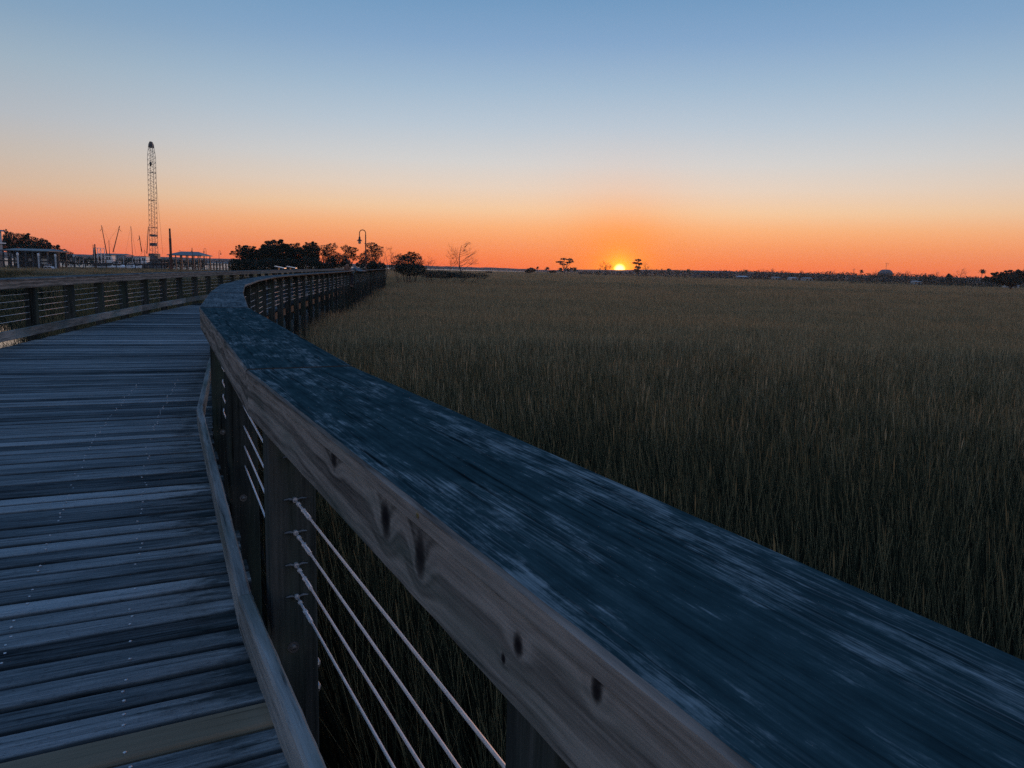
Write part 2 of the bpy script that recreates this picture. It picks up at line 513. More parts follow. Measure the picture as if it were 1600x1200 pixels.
def board(name, mat, parent, o, xd, prof, xs, xe, n=1, jit=0.0, uoff=None, voff=None, seed=0, smooth=False, world_z=None, side=None):
    """sweep a closed profile [(y,z)] along local x; the ends follow xs(y), xe(y). Local frame x along, y to the right of it."""
    mb = MB(); k = len(prof)
    r = random.Random(seed)
    uo = r.uniform(0, 50) if uoff is None else uoff
    vo = r.uniform(0, 50) if voff is None else voff
    per = [0]
    for a, b in zip(prof, prof[1:] + prof[:1]):
        per.append(per[-1] + math.hypot(a[0] - b[0], a[1] - b[1]))
    vs = []
    for i in range(n + 1):
        t = i / n
        for j, (y, z) in enumerate(prof):
            x = xs(y) * (1 - t) + xe(y) * t
            dy = dz = 0
            if jit and 0 < i < n:
                q = noise.noise(Vector((x * 9 + uo, j * 3.1, seed))) + .6 * noise.noise(Vector((x * 31 + uo, j * 7.7, seed)))
                q2 = noise.noise(Vector((x * 13 + uo, j * 5.3, seed + 9)))
                dy = jit * q; dz = jit * .6 * q2
            vs.append((x, y + dy, z + dz))
    fs = []; uvs = []
    for i in range(n):
        for j in range(k):
            j2 = (j + 1) % k
            fs.append((i * k + j, (i + 1) * k + j, (i + 1) * k + j2, i * k + j2))
            xa = vs[i * k + j][0]; xb = vs[(i + 1) * k + j][0]; xc = vs[(i + 1) * k + j2][0]; xd_ = vs[i * k + j2][0]
            if world_z is None:
                va, vb = per[j], per[j + 1]
                uvs.append([(xa + uo, va + vo), (xb + uo, va + vo), (xc + uo, vb + vo), (xd_ + uo, vb + vo)])
            else:
                va, vb = prof[j][1] - prof[j][0] , prof[j2][1] - prof[j2][0]
                uvs.append([(xa + uo, va), (xb + uo, va), (xc + uo, vb), (xd_ + uo, vb)])
    e0 = tuple(range(k)); e1 = tuple(n * k + j for j in range(k - 1, -1, -1))
    fs += [e0, e1]
    uvs += [[(prof[j][0] + vo, prof[j][1] * 3 + vo) for j in range(k)], [(prof[j][0] + vo, prof[j][1] * 3 + vo) for j in range(k - 1, -1, -1)]]
    mb.add(vs, fs, uvs)
    ob = mb.build(name, mat, parent, smooth=smooth)
    X = Vector((xd.x, xd.y, 0)); Y = Vector((xd.y, -xd.x, 0)); Z = X.cross(Y)
    # keep z up: local y points right, so z of a right-handed frame points down; mirror by using -z profiles is avoided with an explicit matrix
    mt = Matrix(((X.x, Y.x, 0, o[0]), (X.y, Y.y, 0, o[1]), (0, 0, 1, o[2]), (0, 0, 0, 1)))
    # bake the (left-handed) frame into the vertices relative to the parent, origin at the board's start
    me = ob.data
    for vtx in me.vertices:
        c = vtx.co
        vtx.co = X * c.x + Y * c.y + Vector((0, 0, c.z))
    me.flip_normals()
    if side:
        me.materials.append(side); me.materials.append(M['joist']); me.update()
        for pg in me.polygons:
            if pg.index >= n * k: pg.material_index = 2  # end faces coloured dark to stand in for shade inside the joint
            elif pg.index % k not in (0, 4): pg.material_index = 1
    ob.location = Vector(o) - (parent.location if parent else Vector())
    return ob


def rect(y0, y1, z0, z1, c):
    if y0 > y1: y0, y1 = y1, y0
    return [(y0 + c, z0), (y1 - c, z0), (y1, z0 + c), (y1, z1 - c), (y1 - c, z1), (y0 + c, z1), (y0, z1 - c), (y0, z0 + c)]


def railing(P, sgn, label, cables, toe, fas_bottom, fascia_first, spacing, phase, tilt=0):
    root = thing('boardwalk_railing', (P[1].x, P[1].y, 0), label, 'railing', 'railings along the boardwalk')
    D = dirs(P); n = len(D)

    def ends(i, lo, hi):
        """functions giving start / end x of segment i for an offset y (mitred)"""
        d = D[i]; nn = Vector((d.y, -d.x))
        A0 = offset(P, 0.0); A1 = offset(P, 1.0)
        def at(j):
            x0 = (A0[j] - P[i]).dot(d); x1 = (A1[j] - P[i]).dot(d)
            return x0, x1 - x0
        s0, sk0 = at(i); e0, ek0 = at(i + 1)
        g = .0015
        return (lambda y: s0 + sk0 * y + g), (lambda y: e0 + ek0 * y - g)
    for i in range(n):
        near = (sgn > 0 and i < 3) or (sgn < 0 and 2 < i < 6)
        xs, xe = ends(i, 0, 0)
        o = (P[i].x, P[i].y, 0); d = D[i]
        L = (P[i + 1] - P[i]).length
        jz = (i * 37 % 7 - 3) * .0012
        st = int(L / .03) if near and sgn > 0 else max(1, int(L / .5))
        ch = .006
        def yr(a, b): return (a, b) if sgn > 0 else (-b, -a)
        y0, y1 = yr(-.004, .366)
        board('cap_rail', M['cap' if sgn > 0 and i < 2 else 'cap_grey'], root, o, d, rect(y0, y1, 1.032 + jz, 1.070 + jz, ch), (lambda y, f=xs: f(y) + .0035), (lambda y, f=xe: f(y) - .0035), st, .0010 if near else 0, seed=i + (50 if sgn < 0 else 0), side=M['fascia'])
        y0, y1 = yr(0, .045)
        fm = fascia_first if (i == 0 and sgn > 0) else M['fascia']
        board('fascia_board', fm, root, o, d, rect(y0, y1, fas_bottom, 1.030, .003), xs, xe, st, .0012 if near else 0, uoff=(0 if i == 0 else None), seed=100 + i, world_z=1)
        y0, y1 = yr(-.052, -.006)
        board('toe_board', M['toe'], root, o, d, rect(y0, y1, toe[0], toe[1], .008), xs, xe, st, .002 if near else 0, seed=200 + i)
        y0, y1 = yr(-.06, -.02)
        board('rim_joist', M['joist'], root, o, d, rect(y0, y1, -.29, -.052, .004), xs, xe, 1, 0, seed=300 + i)
        cy = .15 * sgn
        for cz in cables:
            a = Vector((P[i].x, P[i].y, cz)); dd = Vector((d.x, d.y, 0)); nr = Vector((d.y, -d.x, 0))
            p0 = a + dd * xs(cy) + nr * cy; p1 = a + dd * xe(cy) + nr * cy
            MB().tube([p0 - root.location, p1 - root.location], .0044, 6).build('cable', M['steel'], root, smooth=True)
    # posts at an even spacing along the line
    cum = [0]
    for a, b in zip(P, P[1:]): cum.append(cum[-1] + (b - a).length)
    s = phase
    posts = []
    pk = 0
    while s < cum[-1] - .3:
        if s > 0:
            i = max(j for j in range(n) if cum[j] <= s)
            d = D[i]; q = P[i] + d * (s - cum[i])
            # vertical sweep
            prof_u = (0, .14); prof_v = (.06, .225)
            mb = MB(); nr = Vector((d.y, -d.x)) * sgn
            r = random.Random(900 + pk); uo = r.uniform(0, 60); vo = r.uniform(0, 60)
            c = .006
            pr = [(c, .06), (.14 - c, .06), (.14, .06 + c), (.14, .225 - c), (.14 - c, .225), (c, .225), (0, .225 - c), (0, .06 + c)]
            z0, z1 = GROUND - .2, .985
            vs = []
            for z in (z0, z1):
                for (a, b) in pr:
                    p = q + d * a + nr * b; vs.append((p.x - root.location.x, p.y - root.location.y, z))
            fs = []; uvs = []; per = 0
            for j in range(8):
                j2 = (j + 1) % 8
                ln = math.hypot(pr[j][0] - pr[j2][0], pr[j][1] - pr[j2][1])
                f = (j, j2, 8 + j2, 8 + j); uu = [(z0 + uo, per + vo), (z0 + uo, per + ln + vo), (z1 + uo, per + ln + vo), (z1 + uo, per + vo)]
                if sgn < 0: pass
                fs.append(f); uvs.append(uu); per += ln
            fs.append(tuple(range(8, 16))); uvs.append([(0, 0)] * 8)
            mb.add(vs, fs, uvs)
            po = mb.build('post', M['post'], root)
            posts.append((s, q, d, nr, po))
            pk += 1
        s += spacing
    return root, posts, cum


knots = [(3.50, .990, .026, .036), (3.335, .985, .022, .038), (3.835, 1.02, .022, .022), (3.02, .990, .013, .015), (2.86, 1.02, .010, .016), (3.055, .955, .006, .008)]
M['fascia'] = fascia_mat('fascia_wood', [])
fascia_near = fascia_mat('fascia_wood_knotty', knots)
rroot, rposts, rcum = railing(RIGHT, +1, 'near timber railing with dark blue-green top and steel cables beside the tall marsh grass',
                              (.745, .588, .464, .340, .218), (.115, .255), .905, fascia_near, 1.93, (RIGHT[1] - RIGHT[0]).length - 1.93 * 3)
lroot, lposts, lcum = railing(LEFT, -1, 'far timber cable railing with pinkish fascia board, across the deck near the tidal pool',
                              (.80, .69, .58, .475, .365), (.115, .265), .912, None, 1.80, 1.6)

# deck -----------------------------------------------------------------
def build_deck():
    Rr = offset(RIGHT, .05); Ll = offset(LEFT, -.06)
    mb = MB(); pl = []
    lim = RIGHT
    yellow = None
    for i in range(len(Rr) - 1):
        L = (RIGHT[i + 1] - RIGHT[i]).length
        n = max(1, round(L / .142))
        for k in range(n):
            t0 = k / n; t1 = (k + 1) / n
            a0 = Rr[i].lerp(Rr[i + 1], t0); a1 = Rr[i].lerp(Rr[i + 1], t1)
            b0 = Ll[i].lerp(Ll[i + 1], t0); b1 = Ll[i].lerp(Ll[i + 1], t1)
            g = .0058 * rng.uniform(.45, 1.6)
            da = (a1 - a0).normalized(); db = (b1 - b0).normalized()
            a0 = a0 + da * g; a1 = a1 - da * g; b0 = b0 + db * g; b1 = b1 - db * g
            ov = rng.uniform(-.015, .015); dd = (a0 - b0).normalized()
            a0 = a0 + dd * ov; a1 = a1 + dd * ov
            mid = (RIGHT[i].lerp(RIGHT[i + 1], (t0 + t1) / 2))
            pl.append((a0, a1, b0, b1, mid, i))
    return pl


planks = build_deck()
# the newer yellow board crosses the bottom edge of the picture
best = min(range(len(planks)), key=lambda k: abs(planks[k][4].y - 2.17) + abs(planks[k][4].x + .75))


ENDS = []; EDGE = []


def plank_mesh(mb, p, lvl, seed, cols):
    a0, a1, b0, b1, mid, i = p
    nseg = 6 if mid.y < 9 else (3 if mid.y < 25 else 1)
    r = random.Random(seed)
    zo = r.uniform(-.003, .003); cup = r.uniform(-.0015, .003)
    uo = r.uniform(0, 80); vo = r.uniform(0, 80)
    wdt = (a1 - a0).length; LN = (a0 - b0).length
    # across profile: rounded edges
    e = .10
    prof = [(0, -.045), (0, -.013), (e * .45, -.004), (e, 0), (.5, -cup), (1 - e, 0), (1 - e * .45, -.004), (1, -.013), (1, -.045)]
    if mid.y > 25: prof = [(0, -.045), (0, 0), (1, 0), (1, -.045)]
    k = len(prof); vs = []; fs = []; uv = []
    for s in range(nseg + 1):
        t = s / nseg
        p0 = b0.lerp(a0, t); p1 = b1.lerp(a1, t)
        wv = r.uniform(-.0018, .0018)
        for (c, z) in prof:
            q = p0.lerp(p1, c); vs.append((q.x, q.y, z + zo + wv))
    for s in range(nseg):
        for j in range(k - 1):
            fs.append((s * k + j, (s + 1) * k + j, (s + 1) * k + j + 1, s * k + j + 1))
            u0 = uo + LN * s / nseg; u1 = uo + LN * (s + 1) / nseg; v0 = vo + prof[j][0] * wdt; v1 = vo + prof[j + 1][0] * wdt
            uv.append([(u0, v0), (u1, v0), (u1, v1), (u0, v1)])
    fs.append(tuple(range(k - 1, -1, -1))); uv.append([(uo, vo)] * k)
    fs.append(tuple(nseg * k + j for j in range(k))); uv.append([(uo, vo)] * k)
    mb.add(vs, [f[::-1] for f in fs], [u[::-1] for u in uv])
    cols += [lvl] * len(fs)
    ENDS.extend((1 - s / nseg) * LN for s in range(nseg + 1) for _ in prof)
    EDGE.extend(min(q[0], 1 - q[0]) * wdt for s in range(nseg + 1) for q in prof)


def set_attr(o, cols):
    at = o.data.attributes.new('plank', 'FLOAT', 'FACE')
    at.data.foreach_set('value', cols)
    at = o.data.attributes.new('end', 'FLOAT', 'POINT')
    at.data.foreach_set('value', ENDS); ENDS.clear()
    at = o.data.attributes.new('rim', 'FLOAT', 'POINT')
    at.data.foreach_set('value', EDGE); EDGE.clear()


mb = MB(); cols = []
for k, p in enumerate(planks):
    if k == best: continue
    lv = rng.gauss(0, .25); lv = max(-.45, min(.5, lv))
    plank_mesh(mb, p, lv, k, cols)
deck = mb.build('boardwalk_deck', M['deck'])
set_attr(deck, cols)
tag(deck, 'weathered grey plank walkway curving away between the two railings', 'boardwalk', None, 'structure')
mb = MB(); cols = []
plank_mesh(mb, planks[best], 0, 5, cols)
yp = mb.build('replacement_plank', M['new_plank'], deck); set_attr(yp, cols)
yp['label'] = 'newer yellowish plank among the grey ones'
mb = MB()
for k, p in enumerate(planks):
    a0, a1, b0, b1, mid, i = p
    if mid.y > 9: continue
    for lat in (.42, .83, 2.3, 2.75):
        for fx in (.25, .75):
            if rng.random() < .3: continue
            q0 = a0.lerp(a1, fx); q1 = b0.lerp(b1, fx)
            q = q0.lerp(q1, (lat + .05) / (q0 - q1).length) + Vector((rng.uniform(-.006, .006), rng.uniform(-.006, .006)))
            z = .0028 + rng.uniform(-.001, .001); rr = .0056
            mb.lathe([(rr, -.006), (rr, 0), (rr * .6, .0012)], (q.x, q.y, z), 6)
scr = mb.build('screw_heads', M['bolt'], deck); scr['kind'] = 'stuff'

# joists and piles under the deck
mb = MB()
for lat in (.42, 1.24, 2.06, 2.75):
    Q = offset(RIGHT, -lat)
    for a, b in zip(Q, Q[1:]):
        mb.bar((a.x, a.y, -.17), (b.x, b.y, -.17), .045, .24)
mb.build('joists', M['joist'], deck)['kind'] = 'stuff'

# fittings on the near post of the right railing: swivel jaw, turnbuckle body and wing on each cable
def fittings():
    base = rroot.location
    for (s, q, d, nr, po) in rposts:
        if not (abs(s - rcum[1]) < .3): continue
        d3 = Vector((d.x, d.y, 0)); n3 = Vector((nr.x, nr.y, 0))
        dprev = Vector((dirs(RIGHT)[0].x, dirs(RIGHT)[0].y, 0))
        for cz in (.745, .588, .464, .340, .218):
            c = Vector((q.x, q.y, cz)) + n3 * .150
            ax = -dprev
            mb = MB()
            mb.tube([c + ax * -.01 - base, c + ax * .012 - base], .0095, 10)
            mb.tube([c + ax * .012 - base, c + ax * .055 - base], .0035, 8)
            mb.tube([c + ax * .055 - base, c + ax * .066 - base], .0085, 6)
            mb.tube([c + ax * .066 - base, c + ax * .135 - base], .0046, 8)
            mb.tube([c + ax * .135 - base, c + ax * .147 - base], .0088, 6)
            mb.tube([c + ax * .147 - base, c + ax * .172 - base], .0055, 8)
            mb.tube([c + ax * .172 - base, c + ax * .225 - base], .0072, 8)
            mb.build('cable_turnbuckle', M['steel'], rroot, smooth=False)
            mw = MB()
            for sg in (-1, 1):
                a = c + ax * .008 - base
                mw.tube([a, a + n3 * sg * .022 + Vector((0, 0, .006)), a + n3 * sg * .040 + Vector((0, 0, .004))], [.0035, .006, .0025], 6)
            mw.build('cable_anchor', M['dull_bolt'], rroot)
    # round bolt heads and washers at the post feet
    for (s, q, d, nr, po) in rposts[1:6]:
        rt = po.parent.location
        d3 = Vector((d.x, d.y, 0)); n3 = Vector((nr.x, nr.y, 0))
        for (zz, off) in ((.02, .135),):
            c = Vector((q.x, q.y, zz)) + n3 * off - rt
            m = MB()
            m.tube([c + d3 * .004, c - d3 * .003], .022, 14); m.tube([c - d3 * .003, c - d3 * .008, c - d3 * .011], [.012, .010, .003], 12)
            m.build('bolt', M['dull_bolt'], po, smooth=False)
        if abs(s - rcum[1]) > .3: continue
        for zz in (-.1, -.2):
            c = Vector((q.x, q.y, zz)) + n3 * .225 + d3 * .07 - rt
            m = MB(); m.tube([c, c + n3 * .012, c + n3 * .02], [.022, .02, .006], 10)
            m.build('bolt', M['bolt'], po)


fittings()
# small brass nail in the knotty fascia
sN = 4.955 - 1.62
dN = dirs(RIGHT)[0]
q = RIGHT[0] + dN * 3.335
MB().tube([Vector((q.x, q.y, 1.052)) - rroot.location + Vector((-dN.y, dN.x, 0)) * -.0 + Vector((-dN.y, dN.x, 0)) * .000, Vector((q.x, q.y, 1.052)) - rroot.location + Vector((-dN.y, dN.x, 0)) * .006], .004, 8).build('nail', M['brass'], rroot)

# ------------------------------------------------------------------ ground, water
def mud_mat():
    t = NT('marsh_mud')
    co = t.n('ShaderNodeTexCoord').outputs['Object']
    f = t.noise(co, .6, 6, .6)
    t.l(t.ramp(f, [(.3, (.018, .017, .015)), (.7, (.05, .047, .038))]), t.b.inputs['Base Color'])
    t.b.inputs['Roughness'].default_value = .7
    t.bump(t.noise(co, 3, 5), .5, .05)
    return t.m


def water_mat(nm, rough, bst):
    t = NT(nm)
    co = t.n('ShaderNodeTexCoord').outputs['Object']
    t.b.inputs['Base Color'].default_value = (.02, .03, .035, 1)
    t.b.inputs['Roughness'].default_value = rough
    t.b.inputs['IOR'].default_value = 1.33
    t.b.inputs['Specular IOR Level'].default_value = .5
    t.bump(t.noise(co, 1.2, 3), bst, .02)
    return t.m


M['mud'] = mud_mat(); M['water'] = water_mat('creek_water', .28, .15); M['pool'] = water_mat('pool_water', .05, .02)
mb = MB(); S = 1800
mb.add([(-S, -300, GROUND), (S, -300, GROUND), (S, S, GROUND), (-S, S, GROUND)], [(0, 1, 2, 3)])
tag(mb.build('ground', M['mud']), 'dark marsh mud under the grass', 'ground', None, 'structure')

CREEK = [(-900, 190), (0, 195), (120, 215), (230, 235), (330, 235), (420, 330), (520, 520), (620, 640), (760, 720), (860, 1000)]
cp = [plan(px, D) for px, D in CREEK]
far = [plan(870, 1700), plan(400, 1700), plan(-200, 1700), Vector((-1750, 1700, 0)), Vector((-1750, 700, 0))]
mb = MB(); zz = -1.8
poly = [(p.x, p.y, zz) for p in cp + far]
mb.add(poly, [tuple(range(len(poly)))])
tag(mb.build('creek_water', M['water']), 'calm tidal creek reflecting the pale dusk sky beyond the marsh', 'water', None, 'structure')
CREEK_POLY = [(p[0], p[1]) for p in poly]
POOL = [(-40, 20), (-20, 15), (-13.4, 19.5), (-15.9, 24), (-18.5, 28.2), (-20.4, 30.5), (-22.6, 33.5), (-27, 38), (-45, 44)]
mb = MB(); mb.add([(x, y, -1.72) for x, y in POOL], [tuple(range(len(POOL)))])
tag(mb.build('tidal_pool', M['pool']), 'small bright tidal pool just beyond the left railing', 'water', None, 'structure')


def inside(P, x, y):
    c = False; j = len(P) - 1
    for i in range(len(P)):
        xi, yi = P[i]; xj, yj = P[j]
        if (yi > y) != (yj > y) and x < (xj - xi) * (y - yi) / (yj - yi) + xi: c = not c
        j = i
    return c


# wooded shores far across the water: two long low rises
def shore(name, px0, px1, D, tops, label):
    mb = MB(); n = len(tops) * 6; vs = []; fs = []
    for i in range(n + 1):
        t = i / n; px = px0 + (px1 - px0) * t
        k = t * (len(tops) - 1); a = int(min(k, len(tops) - 2)); top = tops[a] + (tops[a + 1] - tops[a]) * (k - a)
        top += rng.uniform(-.5, .5)
        p = plan(px, D)
        for (dy, z) in ((0, -1.85), (8, max(.5, top * .8)), (30, top), (120, top * .8), (260, -1.85)):
            vs.append((p.x * (1 + dy / D), p.y + dy, z))
    for i in range(n):
        for j in range(4):
            fs.append((i * 5 + j, (i + 1) * 5 + j, (i + 1) * 5 + j + 1, i * 5 + j + 1))
    mb.add(vs, fs)
    return tag(mb.build(name, M['shore']), label, 'far shore', None, 'structure')


shore('hills', -460, 470, 1380, [9, 9.5, 10, 9.6, 9.6, 9.2, 8.8, 8, 7.6, 7.3, 6.6], 'low wooded shore far across the creek at left')
shore('hills', 470, 880, 1500, [5.2, 4.7, 4.7, 4.7, 4.4, 4.1, 3.8, 3, 2], 'thin wooded shore far across the water beyond the bare tree')
shore('hills', 880, 1900, 1400, [4, 7, 9, 9, 8, 8, 9, 9, 8, 8], 'low land behind the tree line on the right')

# ------------------------------------------------------------------ marsh grass (stuff)
def blade_mesh(name, n, rad, h0, h1, w, segs, lean, seed, mats, tall=.45):
    """a tuft: dark low growth (material 0) under paler tall stalks (material 1), a few of them bent or broken"""
    r = random.Random(seed)
    vs = []; fs = []; mi = []
    for _ in range(n):
        up = r.random() < tall
        a = r.uniform(0, 6.283); d = rad * math.sqrt(r.random())
        x = d * math.cos(a); y = d * math.sin(a)
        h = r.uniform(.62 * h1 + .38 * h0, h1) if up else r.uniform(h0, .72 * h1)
        yaw = r.uniform(0, 6.283); ux, uy = math.cos(yaw), math.sin(yaw)
        lx = -.12 * h + r.gauss(0, lean) * h; ly = r.gauss(0, lean) * h
        bend = r.uniform(0, .22) * h; ba = r.uniform(0, 6.283)
        if r.random() < .09: bend *= 3.0
        b = len(vs); ww = w * r.uniform(.6, 1.35) * (1.0 if up else 1.2)
        for k in range(segs + 1):
            t = k / segs
            cx = x + lx * t + math.cos(ba) * bend * t * t; cy = y + ly * t + math.sin(ba) * bend * t * t
            z = h * t - .25 * bend * t * t
            wk = ww * (1 - t * .82) / 2
            if up and segs >= 3 and r.random() < .0: wk *= 2
            vs.append((cx - ux * wk, cy - uy * wk, z)); vs.append((cx + ux * wk, cy + uy * wk, z))
        for k in range(segs):
            i = b + 2 * k
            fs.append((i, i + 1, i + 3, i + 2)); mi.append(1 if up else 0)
        if up and segs >= 3 and r.random() < .10:          # seed head
            q = Vector(vs[-1]); e = q + Vector((lx * .12, ly * .12, .17)); b = len(vs)
            s_ = Vector((ux, uy, 0)) * .0055
            vs += [tuple(q - Vector((0, 0, .05))), tuple(q.lerp(e, .45) + s_), tuple(e), tuple(q.lerp(e, .45) - s_)]
            fs.append((b, b + 1, b + 2, b + 3)); mi.append(1)
    me = bpy.data.meshes.new(name); me.from_pydata(vs, [], fs)
    for m_ in mats: me.materials.append(m_)
    me.polygons.foreach_set('material_index', mi); me.update()
    return bpy.data.objects.new(name, me)


def grass_mat(name, a, b, c):
    t = NT(name)
    g = t.n('ShaderNodeNewGeometry').outputs['Random Per Island']
    oi = t.n('ShaderNodeObjectInfo').outputs['Random']
    f = t.math('ADD', t.math('MULTIPLY', g, .8), t.math('MULTIPLY', oi, .2))
    t.l(t.ramp(f, [(.15, a), (.6, b), (.95, c)]), t.b.inputs['Base Color'])
    t.b.inputs['Roughness'].default_value = .6
    t.b.inputs['Specular IOR Level'].default_value = .0
    # thin blades let some light through
    tr = t.n('ShaderNodeBsdfTranslucent'); t.l(t.ramp(f, [(.15, a), (.6, b), (.95, c)]), tr.inputs[0])
    mx = t.n('ShaderNodeMixShader'); mx.inputs[0].default_value = .5
    t.l(t.b.outputs[0], mx.inputs[1]); t.l(tr.outputs[0], mx.inputs[2]); t.l(mx.outputs[0], t.out.inputs[0])
    return t.m


M['grass_low'] = grass_mat('cordgrass_low_growth', (.007, .012, .014), (.020, .030, .026), (.060, .060, .036))  # low growth near-black: shade between the stalks put into its colour
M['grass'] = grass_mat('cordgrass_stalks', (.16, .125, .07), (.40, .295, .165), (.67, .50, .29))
M['grass_near'] = grass_mat('cordgrass_shaded_green_stalks', (.016, .024, .018), (.075, .075, .042), (.50, .37, .18))  # green stalks, colour darkened for the self-shadow of dense near growth
M['straw'] = grass_mat('dead_cordgrass', (.18, .16, .10), (.28, .25, .17), (.40, .36, .26))
protos = []
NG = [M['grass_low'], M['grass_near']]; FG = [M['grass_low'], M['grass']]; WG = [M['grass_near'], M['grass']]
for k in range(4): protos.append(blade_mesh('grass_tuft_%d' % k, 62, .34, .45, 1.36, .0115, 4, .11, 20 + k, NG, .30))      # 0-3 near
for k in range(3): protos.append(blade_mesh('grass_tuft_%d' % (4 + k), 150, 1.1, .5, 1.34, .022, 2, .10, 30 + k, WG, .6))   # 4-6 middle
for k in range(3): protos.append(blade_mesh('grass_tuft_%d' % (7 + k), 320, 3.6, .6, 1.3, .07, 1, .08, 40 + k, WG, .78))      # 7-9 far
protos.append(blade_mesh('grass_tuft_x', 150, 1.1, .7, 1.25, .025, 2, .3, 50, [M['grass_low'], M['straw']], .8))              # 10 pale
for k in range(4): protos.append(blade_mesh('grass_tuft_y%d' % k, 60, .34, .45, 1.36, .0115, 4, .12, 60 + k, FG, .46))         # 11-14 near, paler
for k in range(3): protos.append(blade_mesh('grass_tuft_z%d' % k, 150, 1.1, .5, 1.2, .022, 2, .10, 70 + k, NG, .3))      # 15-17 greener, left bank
gcol = bpy.data.collections.new('grass_tufts')
for o in protos: gcol.objects.link(o)

import bisect
RY = [p.y for p in RIGHT]


def edge_x(P, y):
    if y <= P[0].y:
        d = (P[1] - P[0]); return P[0].x + d.x / d.y * (y - P[0].y)
    if y >= P[-1].y:
        d = (P[-1] - P[-2]); return P[-1].x + d.x / d.y * (y - P[-1].y)
    for a, b in zip(P, P[1:]):
        if a.y <= y <= b.y: return a.x + (b.x - a.x) * (y - a.y) / (b.y - a.y)


RO = offset(RIGHT, .55); LO = offset(LEFT, -.5)


def clear(x, y, pad=0.0):
    if y < 110 and edge_x(LO, y) - pad < x < edge_x(RO, y) + pad: return False
    if inside(CREEK_POLY, x, y): return False
    if inside(POOL, x, y): return rng.random() < .002
    if x < -7 and 10 < y < 31 and -.82 < x / y < -.64: return rng.random() < .006
    return True


pts = []; rot = []; scl = []; idx = []


def put(x, y, k, s, sz):
    pts.append((x, y, GROUND)); rot.append((rng.gauss(0, .03), rng.gauss(0, .03), rng.uniform(-.5, .5))); scl.append((s, s, sz)); idx.append(k)


def height(x, y):
    return 1.0 + .16 * noise.noise(Vector((x * .06, y * .06, 3))) + .10 * noise.noise(Vector((x * .3, y * .3, 9)))


def dens(x, y):
    return .75 + .55 * noise.noise(Vector((x * .12, y * .12, 5)))


n = 0
for _ in range(22000):                        # near field
    y = rng.uniform(-6, 34) if rng.random() < .6 else rng.uniform(0, 20)
    x = rng.uniform(edge_x(RO, y), max(3, y) * 1.0 + 4)
    if clear(x, y, .25) and rng.random() < dens(x, y):
        put(x, y, rng.randrange(4) + (11 if rng.random() < (math.hypot(x, y) - 8) / 26 else 0), rng.uniform(.85, 1.25), height(x, y) * rng.uniform(.9, 1.12))
for _ in range(5200):                         # near field left of the boardwalk
    y = rng.uniform(-2, 40)
    x = rng.uniform(-max(10, y) * 1.0 - 8, edge_x(LO, y))
    if clear(x, y, .25) and rng.random() < .75:
        # the pool lies in an open mud flat seen past the railing's near end
        if x < -8 and y < 46 and x / max(y, 1) < -.60 and y < 29 and x > -40: 
            if rng.random() < .93: continue
        hs = .40 if (x / max(y, 1) < -.62) else (.62 if (x / max(y, 1) < -.58 and y < 34) else 1.0)
        put(x, y, rng.randrange(4), rng.uniform(.9, 1.3), height(x, y) * hs)
for _ in range(16000):                        # middle
    y = 22 * (190 / 22) ** rng.random()
    x = rng.uniform(-.85, .85) * y
    if clear(x, y, 1.2) and rng.random() < dens(x * .5, y * .5) + .15:
        put(x, y, (15 if y < 130 and x < edge_x(LO, min(y, 130)) else 4) + rng.randrange(3), rng.uniform(.9, 1.3), height(x * .5, y * .5) * (.40 if x / y < -.61 and y < 60 else 1.0))
for _ in range(16000):                        # far
    y = 150 * (1250 / 150) ** rng.random()
    x = rng.uniform(-.85, .85) * y
    if clear(x, y, 3):
        if x < -.22 * y and y < 280: put(x, y, 15 + rng.randrange(3), rng.uniform(2.6, 3.4), height(x * .1, y * .1))
        else: put(x, y, 7 + rng.randrange(3), rng.uniform(.9, 1.4) * (1 + y / 900), height(x * .1, y * .1))
# pale strips of dead stems beyond the left railing
for c0, c1, D0, D1, wv in ((35, 190, 84, 100, 3), (60, 330, 112, 118, 2), (200, 330, 92, 108, 3)):
    for k in range(70):
        t = rng.random(); px = c0 + (c1 - c0) * t; D = D0 + (D1 - D0) * t + wv * math.sin(t * 14) + rng.gauss(0, .8)
        p = plan(px, D); put(p.x, p.y, 10, rng.uniform(.9, 1.3), height(p.x, p.y) * 1.08)

me = bpy.data.meshes.new('marsh_grass'); me.from_pydata(pts, [], [])
for nm, ty, data, dim in (('tuft', 'INT', idx, 1), ('rot', 'FLOAT_VECTOR', rot, 3), ('scl', 'FLOAT_VECTOR', scl, 3)):
    at = me.attributes.new(nm, ty, 'POINT')
    at.data.foreach_set('value' if dim == 1 else 'vector', np.array(data).ravel())
grass = bpy.data.objects.new('marsh_grass', me); COL.objects.link(grass)
tag(grass, 'tall olive and straw cordgrass filling the salt marsh', 'grass', None, 'stuff')
ng = bpy.data.node_groups.new('grass_scatter', 'GeometryNodeTree')
ng.interface.new_socket('Geometry', in_out='INPUT', socket_type='NodeSocketGeometry')
ng.interface.new_socket('Geometry', in_out='OUTPUT', socket_type='NodeSocketGeometry')
gi = ng.nodes.new('NodeGroupInput'); go = ng.nodes.new('NodeGroupOutput')
ci = ng.nodes.new('GeometryNodeCollectionInfo'); ci.inputs['Collection'].default_value = gcol
ci.inputs['Separate Children'].default_value = True; ci.inputs['Reset Children'].default_value = True
ip = ng.nodes.new('GeometryNodeInstanceOnPoints'); ip.inputs['Pick Instance'].default_value = True


def named(nm, ty):
    q = ng.nodes.new('GeometryNodeInputNamedAttribute'); q.data_type = ty; q.inputs['Name'].default_value = nm
    return next(s for s in q.outputs if s.enabled and s.name == 'Attribute')


